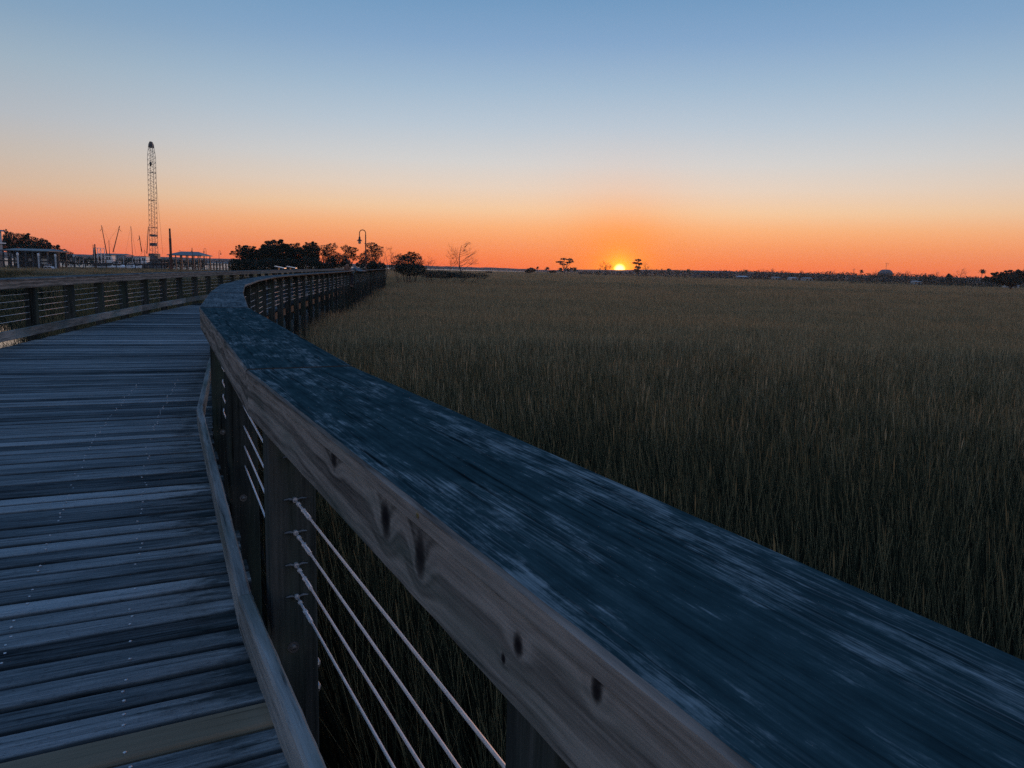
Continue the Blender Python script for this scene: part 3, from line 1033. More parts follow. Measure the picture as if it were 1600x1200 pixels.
ng.links.new(gi.outputs[0], ip.inputs['Points']); ng.links.new(ci.outputs[0], ip.inputs['Instance'])
ng.links.new(named('tuft', 'INT'), ip.inputs['Instance Index'])
ng.links.new(named('rot', 'FLOAT_VECTOR'), ip.inputs['Rotation'])
ng.links.new(named('scl', 'FLOAT_VECTOR'), ip.inputs['Scale'])
ng.links.new(ip.outputs[0], go.inputs[0])
md = grass.modifiers.new('scatter', 'NODES'); md.node_group = ng

# ------------------------------------------------------------------ vegetation
def leaves(mb, blobs, n, size, r, shell=.5):
    if size < .3: n = int(n * 2.4); size *= .64
    """scatter small leaf-clump quads through ellipsoids (centre, radii)"""
    vol = [b[1][0] * b[1][1] * b[1][2] for b in blobs]; tot = sum(vol)
    for (c, rd), v in zip(blobs, vol):
        for _ in range(max(20, int(n * v / tot))):
            while True:
                p = Vector((r.uniform(-1, 1), r.uniform(-1, 1), r.uniform(-1, 1)))
                if .02 < p.length < 1: break
            if r.random() < shell: p = p.normalized() * r.uniform(.72, 1.06)
            q = Vector((c[0] + p.x * rd[0], c[1] + p.y * rd[1], c[2] + p.z * rd[2]))
            s_ = size * r.uniform(.5, 1.35)
            a = Vector((r.gauss(0, 1), r.gauss(0, 1), r.gauss(0, 1))).normalized()
            b = a.orthogonal().normalized(); b.rotate(Matrix.Rotation(r.uniform(0, 6.28), 3, a))
            d = a.cross(b)
            mb.add([q - b * s_, q + d * s_ * .45, q + b * s_, q - d * s_ * .45], [(0, 1, 2, 3)])


def broadleaf(px, D, blobs, n, label, cat='tree', name='oak_tree', group=None, leaf=.20, mat='leaf_oak', trunk_r=.2, base=None, trunk_px=None, shell=.5, limbs=True):
    """blobs in pixels: (px, py, half width, half height); depth from half width"""
    base = GROUND - .1 if base is None else base
    r = random.Random(int(px * 7 + D))
    o = plan(trunk_px or px, D); o.z = base
    t = thing(name, o, label, cat, group)
    bl = []
    k = D / 1155.0
    for (bx, by, hw, hh) in blobs:
        p = plan(bx, D); z = zpx(bx, by, D)
        bl.append(((p.x - o.x, r.uniform(-.35, .35) * hw * k, z - base), (hw * k, hw * k * .85, hh * k)))
    mb = MB(); leaves(mb, bl, n, leaf, r, shell)
    # ragged outline: outlying sprigs round the upper edge of each limb
    for (c, rd) in list(bl):
        for _ in range(7):
            an = r.uniform(-.5, math.pi + .5); q = r.uniform(.85, 1.22); f = r.uniform(.10, .26)
            cc = (c[0] + math.cos(an) * rd[0] * q, c[1] + r.uniform(-.5, .5) * rd[1], c[2] + math.sin(an) * rd[2] * q)
            leaves(mb, [(cc, (rd[0] * f * 1.3, rd[1] * f, rd[2] * f * 1.2))], max(8, int(n * .012)), leaf, r, .1)
    mb2 = MB()
    zt = max(b[0][2] for b in bl)
    fork = Vector((0, 0, min(b[0][2] for b in bl) * .45))
    mb2.tube([(0, 0, -.2), fork * .6 + Vector((r.uniform(-.1, .1), 0, 0)), fork], [trunk_r * 1.25, trunk_r, trunk_r * .85], 7)
    for (c, rd) in bl:
        c = Vector(c); m_ = fork.lerp(c, .5) + Vector((r.uniform(-.2, .2), r.uniform(-.2, .2), r.uniform(0, .3)))
        mb2.tube([fork, m_, c], [trunk_r * .6, trunk_r * .4, trunk_r * .15], 5)
        if limbs:
            for _ in range(5):
                e = c + Vector((r.uniform(-1, 1) * rd[0], r.uniform(-1, 1) * rd[1], r.uniform(-.3, 1) * rd[2]))
                s_ = m_.lerp(c, r.uniform(.2, .9))
                mb2.tube([s_, s_.lerp(e, .5) + Vector((0, 0, .1)), e], [trunk_r * .22, trunk_r * .14, trunk_r * .05], 4)
    mb.build('crown', M[mat], t)
    mb2.build('trunk', M['bark'], t)
    return t


def bush(px, D, blobs, n, label, group='low bushes at the marsh edge', leaf=.16):
    r = random.Random(int(px * 3 + D)); k = D / 1155.0
    o = plan(px, D); o.z = GROUND
    mb = MB(); bl = []
    for (bx, by, hw, hh) in blobs:
        p = plan(bx, D); bl.append(((p.x - o.x, r.uniform(-.4, .4) * hw * k, zpx(bx, by, D) - o.z), (hw * k, hw * k * .8, hh * k)))
    leaves(mb, bl, n, leaf, r, .45)
    t = thing('marsh_bush', o, label, 'bush', group)
    mb.build('foliage', M['leaf_bush'], t)
    ms = MB()
    for (c, rd) in bl:
        for _ in range(4):
            e = Vector((c[0] + r.uniform(-.7, .7) * rd[0], c[1], c[2] + r.uniform(-.2, .8) * rd[2]))
            ms.tube([(c[0] * .6, c[1], -.1), e], [.05, .015], 4)
    ms.build('stem', M['bark'], t)
    return t


def grow(mb, p, d, L, rad, depth, r, bias, spread=.55, twig=None):
    n = 4; pts = [p]; rr = [rad]
    for i in range(n):
        d = (d + Vector((r.gauss(0, .10), r.gauss(0, .10), r.gauss(0, .06))) + bias * .06).normalized()
        p = p + d * (L / n); pts.append(p); rr.append(rad * (1 - .55 * (i + 1) / n))
    mb.tube(pts, rr, 5 if rad > .03 else 3)
    if depth == 0: return
    for k in range(r.choice((3, 4, 5)) if depth > 1 else 4):
        i = r.uniform(.3, 1.0); j = min(n - 1, int(i * n)); q = pts[j].lerp(pts[j + 1], i * n - j)
        a = Vector((r.gauss(0, 1), r.gauss(0, 1), r.gauss(0, .5)))
        nd = (d * .6 + a.normalized() * spread * r.uniform(.7, 1.3) + bias * .35).normalized()
        grow(mb, q, nd, L * r.uniform(.5, .72), max(.012, rad * .5), depth - 1, r, bias, spread)


def bare_tree(px, D, top, base_py, label, bias=(0, 0, .3), depth=3, rad=.16, seed=1, first=.42, spread=.6, base=None, lean=0.0, group='bare trees on the skyline', twig=1.0):
    r = random.Random(seed); o = plan(px, D); o.z = GROUND if base is None else base
    Ht = zpx(px, top, D) - o.z
    t = thing('bare_tree', o, label, 'tree', group)
    mb = MB(); mt = MB()
    # trunk
    pts = []; rr = []
    for i in range(9):
        f = i / 8
        pts.append(Vector((lean * f * Ht + .04 * Ht * math.sin(f * 5 + seed), .02 * Ht * math.sin(f * 4), Ht * f * .97 - .1))); rr.append(rad * (1 - .82 * f))
    mt.tube(pts, rr, 7)
    mt.build('trunk', M['bark'], t)
    nb = 15
    for k in range(nb):
        f = first + (1 - first) * k / (nb - 1) * .98
        j = min(7, int(f * 8)); q = pts[j].lerp(pts[j + 1], f * 8 - j)
        side = 1 if r.random() < .66 else -1
        a = Vector((side * r.uniform(.5, 1), r.uniform(-.7, .7), r.uniform(.1, .7))) + Vector(bias)
        L = Ht * (.42 * (1 - f) + .16) * r.uniform(.75, 1.15) * twig
        grow(mb, q, a.normalized(), L, rad * .36 * (1.1 - f * .7), depth - 1, r, Vector(bias), spread)
    mb.build('branches', M['bark'], t)
    return t


def palm(px, D, top, cr, label, base=None, group='palms on the marsh skyline', lean=0.0, n=26):
    r = random.Random(int(px * 13)); o = plan(px, D); o.z = GROUND if base is None else base
    Ht = zpx(px, top, D) - o.z - cr * .6
    t = thing('palm_tree', o, label, 'palm tree', group)
    k = D / 560.0
    MB().tube([(0, 0, -.2), (lean * Ht * .4, 0, Ht * .5), (lean * Ht, 0, Ht)], [.24 * k, .19 * k, .17 * k], 7).build('trunk', M['bark'], t)
    mb = MB(); c = Vector((lean * Ht, 0, Ht))
    for i in range(n):
        az = r.uniform(0, 6.283); el = r.uniform(-.5, 1.25)
        d = Vector((math.cos(az) * math.cos(el), math.sin(az) * math.cos(el), math.sin(el)))
        L = cr * r.uniform(.8, 1.15); pts = []
        for j in range(5):
            f = j / 4; pts.append(c + d * L * f + Vector((0, 0, -.45 * L * f * f)))
        sd = Vector((-d.y, d.x, 0)); sd = sd.normalized() if sd.length > .01 else Vector((1, 0, 0))
        for j in range(4):
            w0 = cr * .26 * math.sin(math.pi * (j / 4 * .85 + .1)); w1 = cr * .26 * math.sin(math.pi * ((j + 1) / 4 * .85 + .1))
            a, b = pts[j], pts[j + 1]; dn = Vector((0, 0, -.35))
            mb.add([a, a + sd * w0 + dn * w0, b + sd * w1 + dn * w1, b], [(0, 1, 2, 3)])
            mb.add([a, b, b - sd * w1 + dn * w1, a - sd * w0 + dn * w0], [(0, 1, 2, 3)])
    mb.build('fronds', M['leaf_palm'], t)
    return t


MID = 'trees standing beyond the boardwalk'
D0 = 130
broadleaf(384, 132, [(376, 389, 8, 4.5), (390, 388, 9, 4), (371, 396, 8, 4), (386, 397, 13, 9), (399, 404, 12, 12), (388, 412, 16, 8), (392, 402, 15, 10)], 3800,
          'windswept layered tree at the left end of the tree row', name='windswept_tree', group=MID, leaf=.17)
broadleaf(430, 128, [(430, 386, 17, 10), (420, 396, 16, 12), (441, 396, 17, 12), (430, 408, 26, 12), (410, 402, 8, 10), (430, 397, 24, 14)], 8000,
          'biggest tree of the row, a broad dark dome behind the sign panels', group=MID, leaf=.19, trunk_r=.3)
broadleaf(465, 131, [(460, 388, 11, 7), (468, 398, 13, 9), (459, 408, 13, 9), (463, 399, 14, 12)], 3000, 'mid-height oak just right of the broad dark dome tree', group=MID, leaf=.17)
broadleaf(486, 128, [(486, 386, 11, 7), (484, 397, 13, 11), (488, 408, 12, 9), (486, 399, 13, 14)], 3800, 'dense upright oak with a pointed tuft on top, before the airy pair', group=MID, leaf=.17)
broadleaf(511, 134, [(506, 387, 8, 4), (519, 386, 9, 5), (503, 395, 9, 5), (516, 396, 11, 6), (512, 404, 10, 7)], 1000, 'airy oak with sky showing through, next to the dense upright oak', group=MID, leaf=.16)
broadleaf(545, 136, [(540, 389, 6, 5), (551, 391, 7, 5), (545, 398, 8, 5), (554, 403, 6, 5)], 720, 'airy oak with small clumps of leaves behind the two people', group=MID, leaf=.16)
broadleaf(583, 136, [(580, 384, 8, 5), (588, 388, 8, 5), (577, 395, 9, 5), (590, 397, 7, 7), (584, 406, 9, 8)], 1000, 'tall ragged oak just behind the near lamp post', group=MID, leaf=.16)
bush(528, 118, [(530, 408, 14, 11), (517, 411, 9, 8), (541, 412, 9, 7)], 2200, 'rounded dark bush under the airy oaks, left of the people', leaf=.15)
for q, (bx, hw, tp, lb) in enumerate(((372, 13, 404, 'dark undergrowth below the windswept tree'), (398, 16, 405, 'dark undergrowth between the windswept tree and the dome tree'), (428, 20, 402, 'dark undergrowth below the dome tree'),
        (458, 16, 403, 'dark undergrowth left of the pointed oak'), (486, 16, 401, 'dark undergrowth below the pointed oak'), (508, 13, 409, 'dark undergrowth below the left airy oak'), (588, 13, 408, 'dark undergrowth below the ragged oak behind the lamp'))):
    bush(bx, 124, [(bx - hw * .5, (tp + 424) / 2, hw * .7, (424 - tp) / 2), (bx + hw * .5, (tp + 425) / 2 + 1, hw * .7, (422 - tp) / 2)], 1500, lb, 'undergrowth below the tree row', .16)
bush(567, 118, [(568, 404, 8, 9), (568, 414, 9, 8)], 900, 'narrow dark bush hugging the foot of the near lamp post', leaf=.15)
bush(633, 112, [(634, 412, 15, 12), (652, 411, 9, 11), (621, 416, 13, 9), (643, 421, 24, 10)], 3600, 'large dark bush right of the tree row', leaf=.15)
broadleaf(640, 116, [(625, 402, 8, 4), (643, 399, 8, 5), (652, 401, 6, 5), (637, 405, 8, 4)], 520, 'feathery small tree rising out of the large dark bush', name='small_tree', group=MID, leaf=.16, trunk_r=.1)
bare_tree(603, 124, 391, 425, 'slender bare tree between the ragged oak and the large bush', depth=3, rad=.09, seed=5, spread=.5)
bare_tree(667, 118, 405, 425, 'low leafless shrub-like tree at the right edge of the large bush', depth=3, rad=.06, seed=8, first=.15, spread=.8)
bare_tree(719, 160, 381, 428, 'tall lone bare tree with branches swept to the right', bias=(.27, 0, .16), depth=3, rad=.17, seed=14, first=.34, lean=.02, spread=.45, twig=1.0)
bare_tree(702, 162, 400, 428, 'short twiggy bare tree on the left of the tall lone one', bias=(-.1, 0, .2), depth=3, rad=.08, seed=23, first=.12, spread=.75)
bush(700, 128, [(690, 429, 26, 6), (722, 430, 24, 5), (752, 431, 12, 5), (668, 428, 14, 6)], 3000, 'long low bush mound under the lone bare tree', leaf=.14)
for px, top, cr, D, lb in ((840, 416, 1.5, 520, 'small slim palm standing alone left of the flat-topped pine'), (855, 416.5, 2.2, 500, 'rounder short palm with full head left of the flat-topped pine'),
                           (876, 417.5, 2.6, 500, 'palm with broad head under the left of the flat-topped pine'), (887, 418, 1.9, 505, 'narrow palm directly below the flat-topped pine'),
                           (892, 417, 2.2, 500, 'middle palm under the right limbs of the flat-topped pine'), (898, 416.5, 2.4, 498, 'palm with full head at the right foot of the flat-topped pine')):
    palm(px, D, top, cr, lb)
PINE = 'pines on the marsh skyline'
broadleaf(882, 510, [(881, 405, 4.2, 1.2), (890, 406, 3.6, 1.4), (875, 409.5, 5, 1.1), (887, 410, 4, 1.2), (879, 413, 4.5, 1), (892, 409, 3, 1)], 620, 'flat-topped pine standing over a cluster of palms', cat='pine tree', name='pine_tree', group=PINE, leaf=.45, mat='leaf_thin', trunk_r=.4)
broadleaf(998, 430, [(996, 407, 4, 1.6), (993, 411, 4, 1.4), (999, 413, 3.4, 1.6), (996, 418, 4, 2), (995, 423, 5, 2)], 560, 'thin pine just right of the sun', cat='pine tree', name='pine_tree', group=PINE, leaf=.40, mat='leaf_thin', trunk_r=.35)
bare_tree(1008, 432, 410, 426, 'small bare tree beside the thin pine by the sun', depth=2, rad=.3, seed=31, first=.2, spread=.7)
bare_tree(946, 470, 412, 426, 'spreading bare tree just left of the sun', depth=3, rad=.4, seed=33, first=.25, spread=.8, twig=1.3)
bare_tree(936, 475, 418, 426, 'little bare tree left of the spreading one by the sun', depth=2, rad=.25, seed=34, first=.2, spread=.8)
bush(830, 470, [(830, 422, 7, 3.4), (826, 424, 6, 2.4)], 700, 'dark thicket at the end of the far water', leaf=.5)
bush(864, 480, [(864, 424.5, 6, 1.8)], 300, 'low thicket between the two lone palms and the pine', leaf=.5)
bush(764, 400, [(764, 426, 5, 1.8)], 260, 'tiny dark hummock standing in the far water', leaf=.4)
broadleaf(1580, 250, [(1556, 437, 18, 5), (1580, 428, 14, 5), (1594, 432, 14, 8), (1572, 438, 20, 8), (1604, 427, 12, 6), (1560, 430, 9, 3.5), (1615, 434, 16, 12)], 4600, 'big spreading oak at the right end of the far tree line',
          group='trees along the far right shore', leaf=.36, trunk_r=.4)
palm(1533, 330, 419.5, 1.7, 'tall slender palm above the far right tree line')
broadleaf(1482, 420, [(1482, 433, 4.5, 4), (1483, 437, 5, 5)], 500, 'dark round tree standing before the far right tree line', group='trees along the far right shore', leaf=.5, trunk_r=.3)
for px, top, sd, lb in ((1500, 420, 41, 'pair-stemmed bare tree left of the tall slender palm'), (1461, 425, 42, 'wispy bare tree left of the dark round tree'), (1414, 424, 43, 'leaning bare tree right of the domed house'),
                        (1367, 424, 44, 'small leaning bare tree left of the domed house'), (1190, 421, 45, 'bare trees cluster over the middle of the far shore'), (1204, 420, 46, 'wide bare tree over the far shore houses'),
                        (1160, 422, 47, 'thin bare tree right of the long pale house'), (1250, 423, 48, 'bare tree over the two white cottages'), (1300, 424, 49, 'bare tree beside the skyline pole')):
    bare_tree(px, 560, top, 432, lb, depth=2, rad=.32, seed=sd, first=.3, spread=.75, twig=1.2)
for px, top, lb in ((1044, 418.5, 'small palm right of the sun streaked shore'), (1075, 419.5, 'palm with drooping head over the long pale house'), (1165, 420.5, 'slim palm right of the white roof'), (1345, 421, 'slim palm at left of the domed house')):
    palm(px, 600, top, 2.2, lb)


def woods(px0, px1, D, tops, label, dens, leaf, name='far_woods'):
    r = random.Random(int(px0)); mb = MB()
    k = D / 1155.0; px = px0
    while px < px1:
        t = (px - px0) / (px1 - px0) * (len(tops) - 1); a = int(min(t, len(tops) - 2))
        top = tops[a] + (tops[a + 1] - tops[a]) * (t - a) + r.uniform(-1.3, 1.6)
        Dd = D + r.uniform(-25, 60)
        p = plan(px, Dd); z1 = zpx(px, top, Dd); hw = r.uniform(2.2, 5) * k
        hz = max(.8, (z1 - GROUND) / 2)
        leaves(mb, [((p.x, p.y, GROUND + hz), (hw, hw, hz * 1.02))], dens, leaf, r, .6)
        px += r.uniform(1.6, 3.4)
    o = mb.build(name, M['leaf_bush'])
    return tag(o, label, 'woods', None, 'stuff')


woods(905, 1010, 540, [424, 424, 423, 424.5, 425, 423.5, 424], 'low scrub along the shore either side of the sun', 26, .6)
woods(1010, 1180, 600, [422, 421, 421.5, 422.5, 421.5, 422, 423.5], 'wooded far shore right of the sun', 40, .7)
woods(1180, 1460, 520, [423.5, 424, 425.5, 424.5, 425, 427, 426, 427.5, 428.5], 'dark wooded far shore in the middle right', 75, .6)
woods(1440, 1620, 400, [429.5, 430.5, 432, 431.5, 433.5, 431, 429.5], 'dark wooded far shore at the right end', 75, .5)
woods(1040, 1330, 440, [432.6, 432.8, 433.4, 433.8, 434.6, 435, 435.4, 436], 'low scrub in front of the far cottages', 34, .35)
woods(1330, 1610, 330, [437, 438, 439, 440, 440, 441.5, 442.5, 443.5], 'low scrub at the marsh edge on the far right', 34, .3)
woods(96, 320, 345, [401, 402, 403, 403.5, 404, 404.5, 405.5, 406.5, 407], 'dark wooded bank behind the docks', 45, .55)
OAKL = 'trees behind the boat shed'
broadleaf(36, 196, [(33, 375, 16, 10), (24, 384, 16, 12), (50, 380, 16, 10), (40, 390, 24, 8)], 3600, 'tall dark live oak above the boat shed, next to the pale house', group=OAKL, leaf=.27, trunk_r=.35)
broadleaf(70, 199, [(66, 384, 14, 8), (80, 390, 12, 7), (62, 393, 16, 6), (91, 395, 10, 5)], 2600, 'lower live oak sloping down to the right above the boat shed', group=OAKL, leaf=.27, trunk_r=.3)
broadleaf(13, 192, [(11.5, 362, 2.2, 4), (13, 369, 4, 5), (18, 369, 2.2, 5), (14, 378, 7, 6)], 900, 'spiky cedar right against the pale house', cat='tree', name='cedar_tree', group=OAKL, leaf=.22, trunk_r=.2)
broadleaf(102, 205, [(99, 393, 6, 3), (106, 398, 9, 5), (94, 401, 10, 6)], 700, 'thin ragged tree at the right end of the boat shed', group=OAKL, leaf=.22, trunk_r=.15)

# ------------------------------------------------------------------ lamps
def lamp(px, D, z_top, base_z, label, left=True):
    o = plan(px, D); o.z = base_z
    t = thing('street_lamp', o, label, 'street lamp', 'hooked street lamps')
    h = z_top - base_z; s = -1 if left else 1
    m = MB(); m.tube([(0, 0, 0), (0, 0, h * .5), (0, 0, h - .45)], [.065, .055, .045], 10); m.build('pole', M['rust'], t, smooth=True)
    m = MB(); m.lathe([(.13, 0), (.13, .10), (.09, .16), (.075, .45), (.06, .5)], (0, 0, 0), 12); m.build('base', M['dark_metal'], t)
    pts = [Vector((0, 0, h - .45))]
    for k in range(11):
        a = math.pi * k / 10
        pts.append(Vector((s * (.26 - .26 * math.cos(a)), 0, h - .26 + .26 * math.sin(a) - .045)))
    pts.append(Vector((s * .52, 0, h - .62)))
    m = MB(); m.tube(pts, .036, 8); m.build('arm', M['rust'], t, smooth=True)
    c = (s * .52, 0, h - .62)
    m = MB(); m.lathe([(.05, .02), (.075, -.03), (.085, -.18), (.10, -.22), (.21, -.31), (.235, -.335), (.225, -.345), (.09, -.24)], c, 16); m.build('lamp_shade', M['dark_metal'], t)
    m = MB(); m.lathe([(.08, -.30), (.10, -.36), (.10, -.50), (.07, -.58), (.02, -.60)], c, 12); g = m.build('glass_globe', M['frost'], t, smooth=True)
    m = MB()
    for k in range(6):
        a = k * math.pi / 3; m.tube([(c[0] + .11 * math.cos(a), .11 * math.sin(a), c[2] - .33), (c[0] + .115 * math.cos(a), .115 * math.sin(a), c[2] - .47), (c[0] + .07 * math.cos(a), .07 * math.sin(a), c[2] - .60)], .008, 4)
    m.build('globe_cage', M['dark_metal'], g)
    return t


L0 = lamp(571.5, 64, zpx(571, 358.5, 64), GROUND, 'near hooked street lamp rising outside the right railing', True)
for px, D, top, left, lb in ((301.5, 178, 387, None, 'far street lamp in front of the pavilion roof'), (322.5, 186, 388, True, 'far street lamp just right of the pavilion with its head turned left'),
                             (342.5, 214, 391.5, False, 'far street lamp by the low pier with its head turned right'), (283, 235, 391, True, 'faint street lamp behind the pavilion ridge')):
    o = plan(px, D); zt = zpx(px, top, D)
    sc_ = 1.0
    p = Vector((o.x, o.y, zt - (L0_h if False else 0)))
    hgt = zpx(571, 358.5, 64) - GROUND
    c = copy_thing(L0, (o.x, o.y, zt - hgt), 0.0 if left else (math.pi if left is False else math.pi / 2), lb)

# ------------------------------------------------------------------ sign panels on the left railing
for k, (px, lb) in enumerate(((436.5, 'tilted white sign panel on the left railing, the larger and nearer'), (454.5, 'tilted white sign panel on the left railing, behind the larger one'))):
    D = 51 + k * 4.5
    x = edge_x(LEFT, D) ; o = plan(px, D); o.z = 1.07
    t = thing('information_panel', o, lb, 'sign panel', 'sign panels on the left railing', R(7.4))
    m = MB(); m.add([(-.30, -.25, .14), (.36, -.25, .02), (.36, .55, .02), (-.30, .55, .14), (-.30, -.25, .175), (.36, -.25, .055), (.36, .55, .055), (-.30, .55, .175)],
                    [(0, 3, 2, 1), (4, 5, 6, 7), (0, 1, 5, 4), (1, 2, 6, 5), (2, 3, 7, 6), (3, 0, 4, 7)]); m.build('panel', M['panel_white'], t)
    m = MB(); m.bar((-.1, 0, -.9), (-.1, 0, .10), .08); m.bar((-.1, .3, -.9), (-.1, .3, .10), .08); m.build('bracket', M['dark_metal'], t)

# ------------------------------------------------------------------ buildings at the left
def house():
    D = 165; p = plan(7, D + 9); t = thing('waterside_house', (p.x - 6, p.y - 9, GROUND), 'tall pale house at the left edge of the picture', 'house', None)
    zt = zpx(4, 357, D) - GROUND
    MB().box(-6, 5.7, -.1, 9, 0, zt - .35).build('wall', M['pale'], t)
    m = MB(); m.add([(-6.5, -.6, zt - .35), (6.5, -.6, zt - .35), (6.5, 9.5, zt - .35), (-6.5, 9.5, zt - .35), (-6, 0, zt), (5.9, 0, zt), (5.9, 9, zt), (-6, 9, zt)],
                    [(0, 3, 2, 1), (4, 5, 6, 7), (0, 1, 5, 4), (1, 2, 6, 5), (2, 3, 7, 6), (3, 0, 4, 7)]); m.build('roof', M['roof'], t)
    MB().box(5.7, 6.6, 6, 9, zt * .66, zt * .66 + .25).build('balcony', M['white'], t)
    for x in (-4.5, -1.5, 1.5, 4.4):
        for z in (1.0, 4.0):
            f = MB().box(x - .55, x + .55, -.16, -.1, z, z + 1.7).build('window', M['white'], t)
            MB().box(x - .45, x + .45, -.18, -.16, z + .1, z + 1.6).build('pane', M['glass'], f)
    m = MB().box(5.45, 5.75, -.3, .02, 0, zt - .4).build('corner_post', M['white'], t)


house()


def shed(px0, px1, D, ridge, eave, base_py, label, npost, depth, name='boat_shed', hip=.0, group=None, mat='roof', cat='shed', ridge_in=.0, posts_mat='pale'):
    p0 = plan(px0, D); p1 = plan(px1, D); W = (p1 - p0).length; c = (p0 + p1) / 2
    t = thing(name, (c.x, c.y, GROUND), label, cat, group, math.atan2(p1.y - p0.y, p1.x - p0.x))
    mid = (px0 + px1) / 2
    ze = zpx(mid, eave, D) - GROUND; zr = zpx(mid, ridge, D + depth / 2) - GROUND; hw = W / 2
    ri = ridge_in * hw
    m = MB(); y0, y1 = -.4, depth + .4; ym = depth / 2; th = .18
    v = [(-hw - .4, y0, ze), (hw + .4, y0, ze), (hw + .4, y1, ze), (-hw - .4, y1, ze), (-hw + ri, ym, zr), (hw - ri, ym, zr)]
    v2 = [(a, b, z + th) for a, b, z in v]
    m.add(v + v2, [(0, 4, 5, 1), (2, 5, 4, 3), (1, 5, 2), (3, 4, 0), (6, 7, 11, 10), (8, 9, 10, 11), (7, 8, 11), (9, 6, 10), (0, 1, 7, 6), (1, 2, 8, 7), (2, 3, 9, 8), (3, 0, 6, 9)])
    m.build('roof', M[mat], t)
    for k in range(npost):
        x = -hw + .2 + (W - .4) * k / (npost - 1)
        for y in (0, depth):
            MB().box(x - .12, x + .12, y - .12, y + .12, -.5, ze).build('post', M[posts_mat], t)
    zf = .75
    m = MB().box(-hw, hw, 0, depth, zf - .2, zf); m.build('platform', M['pile'], t)
    m = MB()
    for z in (zf + .5, zf + 1.0): m.box(-hw, hw, -.04, .04, z, z + .07)
    m.build('handrail', M['pile'], t)
    return t, ze, hw


t, ze, hw = shed(4, 76, 172, 389.5, 392.5, 410, 'long low boat shed with a pale roof in front of the dark oaks', 7, 7, ridge_in=.12, group='roofed docks', posts_mat='boat_dark')
for (x0, x1, z0, z1, nm) in ((-4.8, -3.9, 1.7, 3.1, 'door'), (1.4, 2.7, 1.7, 3.0, 'door'), (-1.6, -.9, 2.2, 2.9, 'window')):
    MB().box(x0, x1, 3.4, 3.6, z0, z1).build(nm, M['white'], t)
MB().box(-hw, hw, 3.6, 3.75, .8, ze).build('back_wall', M['boat_dark'], t)
t, ze, hw = shed(264, 314, 200, 394, 399.5, 408, 'open pavilion with a hipped grey roof right of the crane', 6, 6.5, name='pavilion', ridge_in=.45, posts_mat='boat_dark', group='roofed docks', cat='pavilion')
t, ze, hw = shed(96, 118, 208, 399, 401, 410, 'small dark roofed dock at the foot of the thin ragged tree', 4, 4, name='boat_shed', mat='boat_dark', group='roofed docks', ridge_in=.1)
t, ze, hw = shed(147, 194, 262, 396.8, 398.8, 410, 'low dark shed roof behind the shrimp boat', 5, 6, name='boat_shed', mat='boat_dark', group='roofed docks', ridge_in=.1)
t, ze, hw = shed(324, 378, 300, 410.8, 411.6, 418, 'long low pier on many dark posts right of the pavilion', 12, 2.5, name='low_pier', mat='boat_dark', cat='pier', group='piers along the creek', posts_mat='pile')


def pier(pxs, Ds, z, label, group='piers along the creek', gap=3.0, rail=True):
    a = plan(pxs[0], Ds[0]); b = plan(pxs[1], Ds[1]); L = (b - a).length
    t = thing('timber_pier', (a.x, a.y, GROUND), label, 'pier', group, math.atan2(b.y - a.y, b.x - a.x))
    MB().box(0, L, -.8, .8, z - GROUND - .3, z - GROUND).build('walkway', M['pile'], t)
    n = int(L / gap)
    if rail:
        m = MB(); m.box(0, L, -.76, -.7, z - GROUND + .85, z - GROUND + .95); m.box(0, L, -.75, -.71, z - GROUND + .4, z - GROUND + .46); m.build('handrail', M['pile'], t)
    for k in range(n + 1):
        MB().tube([(L * k / n, -.7, -.5), (L * k / n, -.7, z - GROUND + (1.0 if rail else .6))], .12, 6).build('pile', M['pile'], t)
    return t


pier((-60, 112), (150, 176), zpx(60, 406, 165) - .2, 'dark timber pier crossing in front of the boat shed')
pier((112, 262), (176, 205), zpx(180, 411, 190) - .1, 'dark timber pier in front of the shrimp boats')
pier((240, 345), (196, 225), zpx(290, 412, 205), 'dark timber pier passing below the pavilion')


def piling(px, D, top, rad, label, mat='pile', group='tall pilings by the creek'):
    o = plan(px, D); o.z = GROUND - .2; h = zpx(px, top, D) - o.z
    m = MB(); m.tube([(0, 0, 0), (0, 0, h * .78), (0, 0, h * .8), (0, 0, h)], [rad, rad, rad * .8, rad * .7], 10)
    t = m.build('mooring_piling', M[mat], None, o)
    return tag(t, label, 'piling', group)


piling(146.6, 215, 382.5, .12, 'thinner of the two dark pilings left of the shrimp boat')
piling(149.3, 213, 381.5, .22, 'thicker of the two dark pilings left of the shrimp boat')
piling(267.3, 190, 357, .30, 'very tall rust brown piling beside the pavilion', 'rust')
for px, D, top, lb in ((27.5, 160, 394.5, 'white-capped piling nearest the pale house'), (60, 163, 395.5, 'white-capped piling at the middle of the boat shed'), (86.5, 168, 397, 'white-capped piling past the right end of the boat shed'), (115, 180, 397.5, 'white-capped piling alone right of the small dark roof')):
    o = plan(px, D); o.z = GROUND - .2; h = zpx(px, top, D) - o.z
    t = thing('dock_piling', o, lb, 'piling', 'white-capped dock pilings')
    MB().tube([(0, 0, 0), (0, 0, h - .5)], .17, 8).build('shaft', M['pale'], t)
    MB().lathe([(.22, h - .55), (.22, h - .1), (.05, h)], (0, 0, 0), 8).build('cap', M['white'], t)

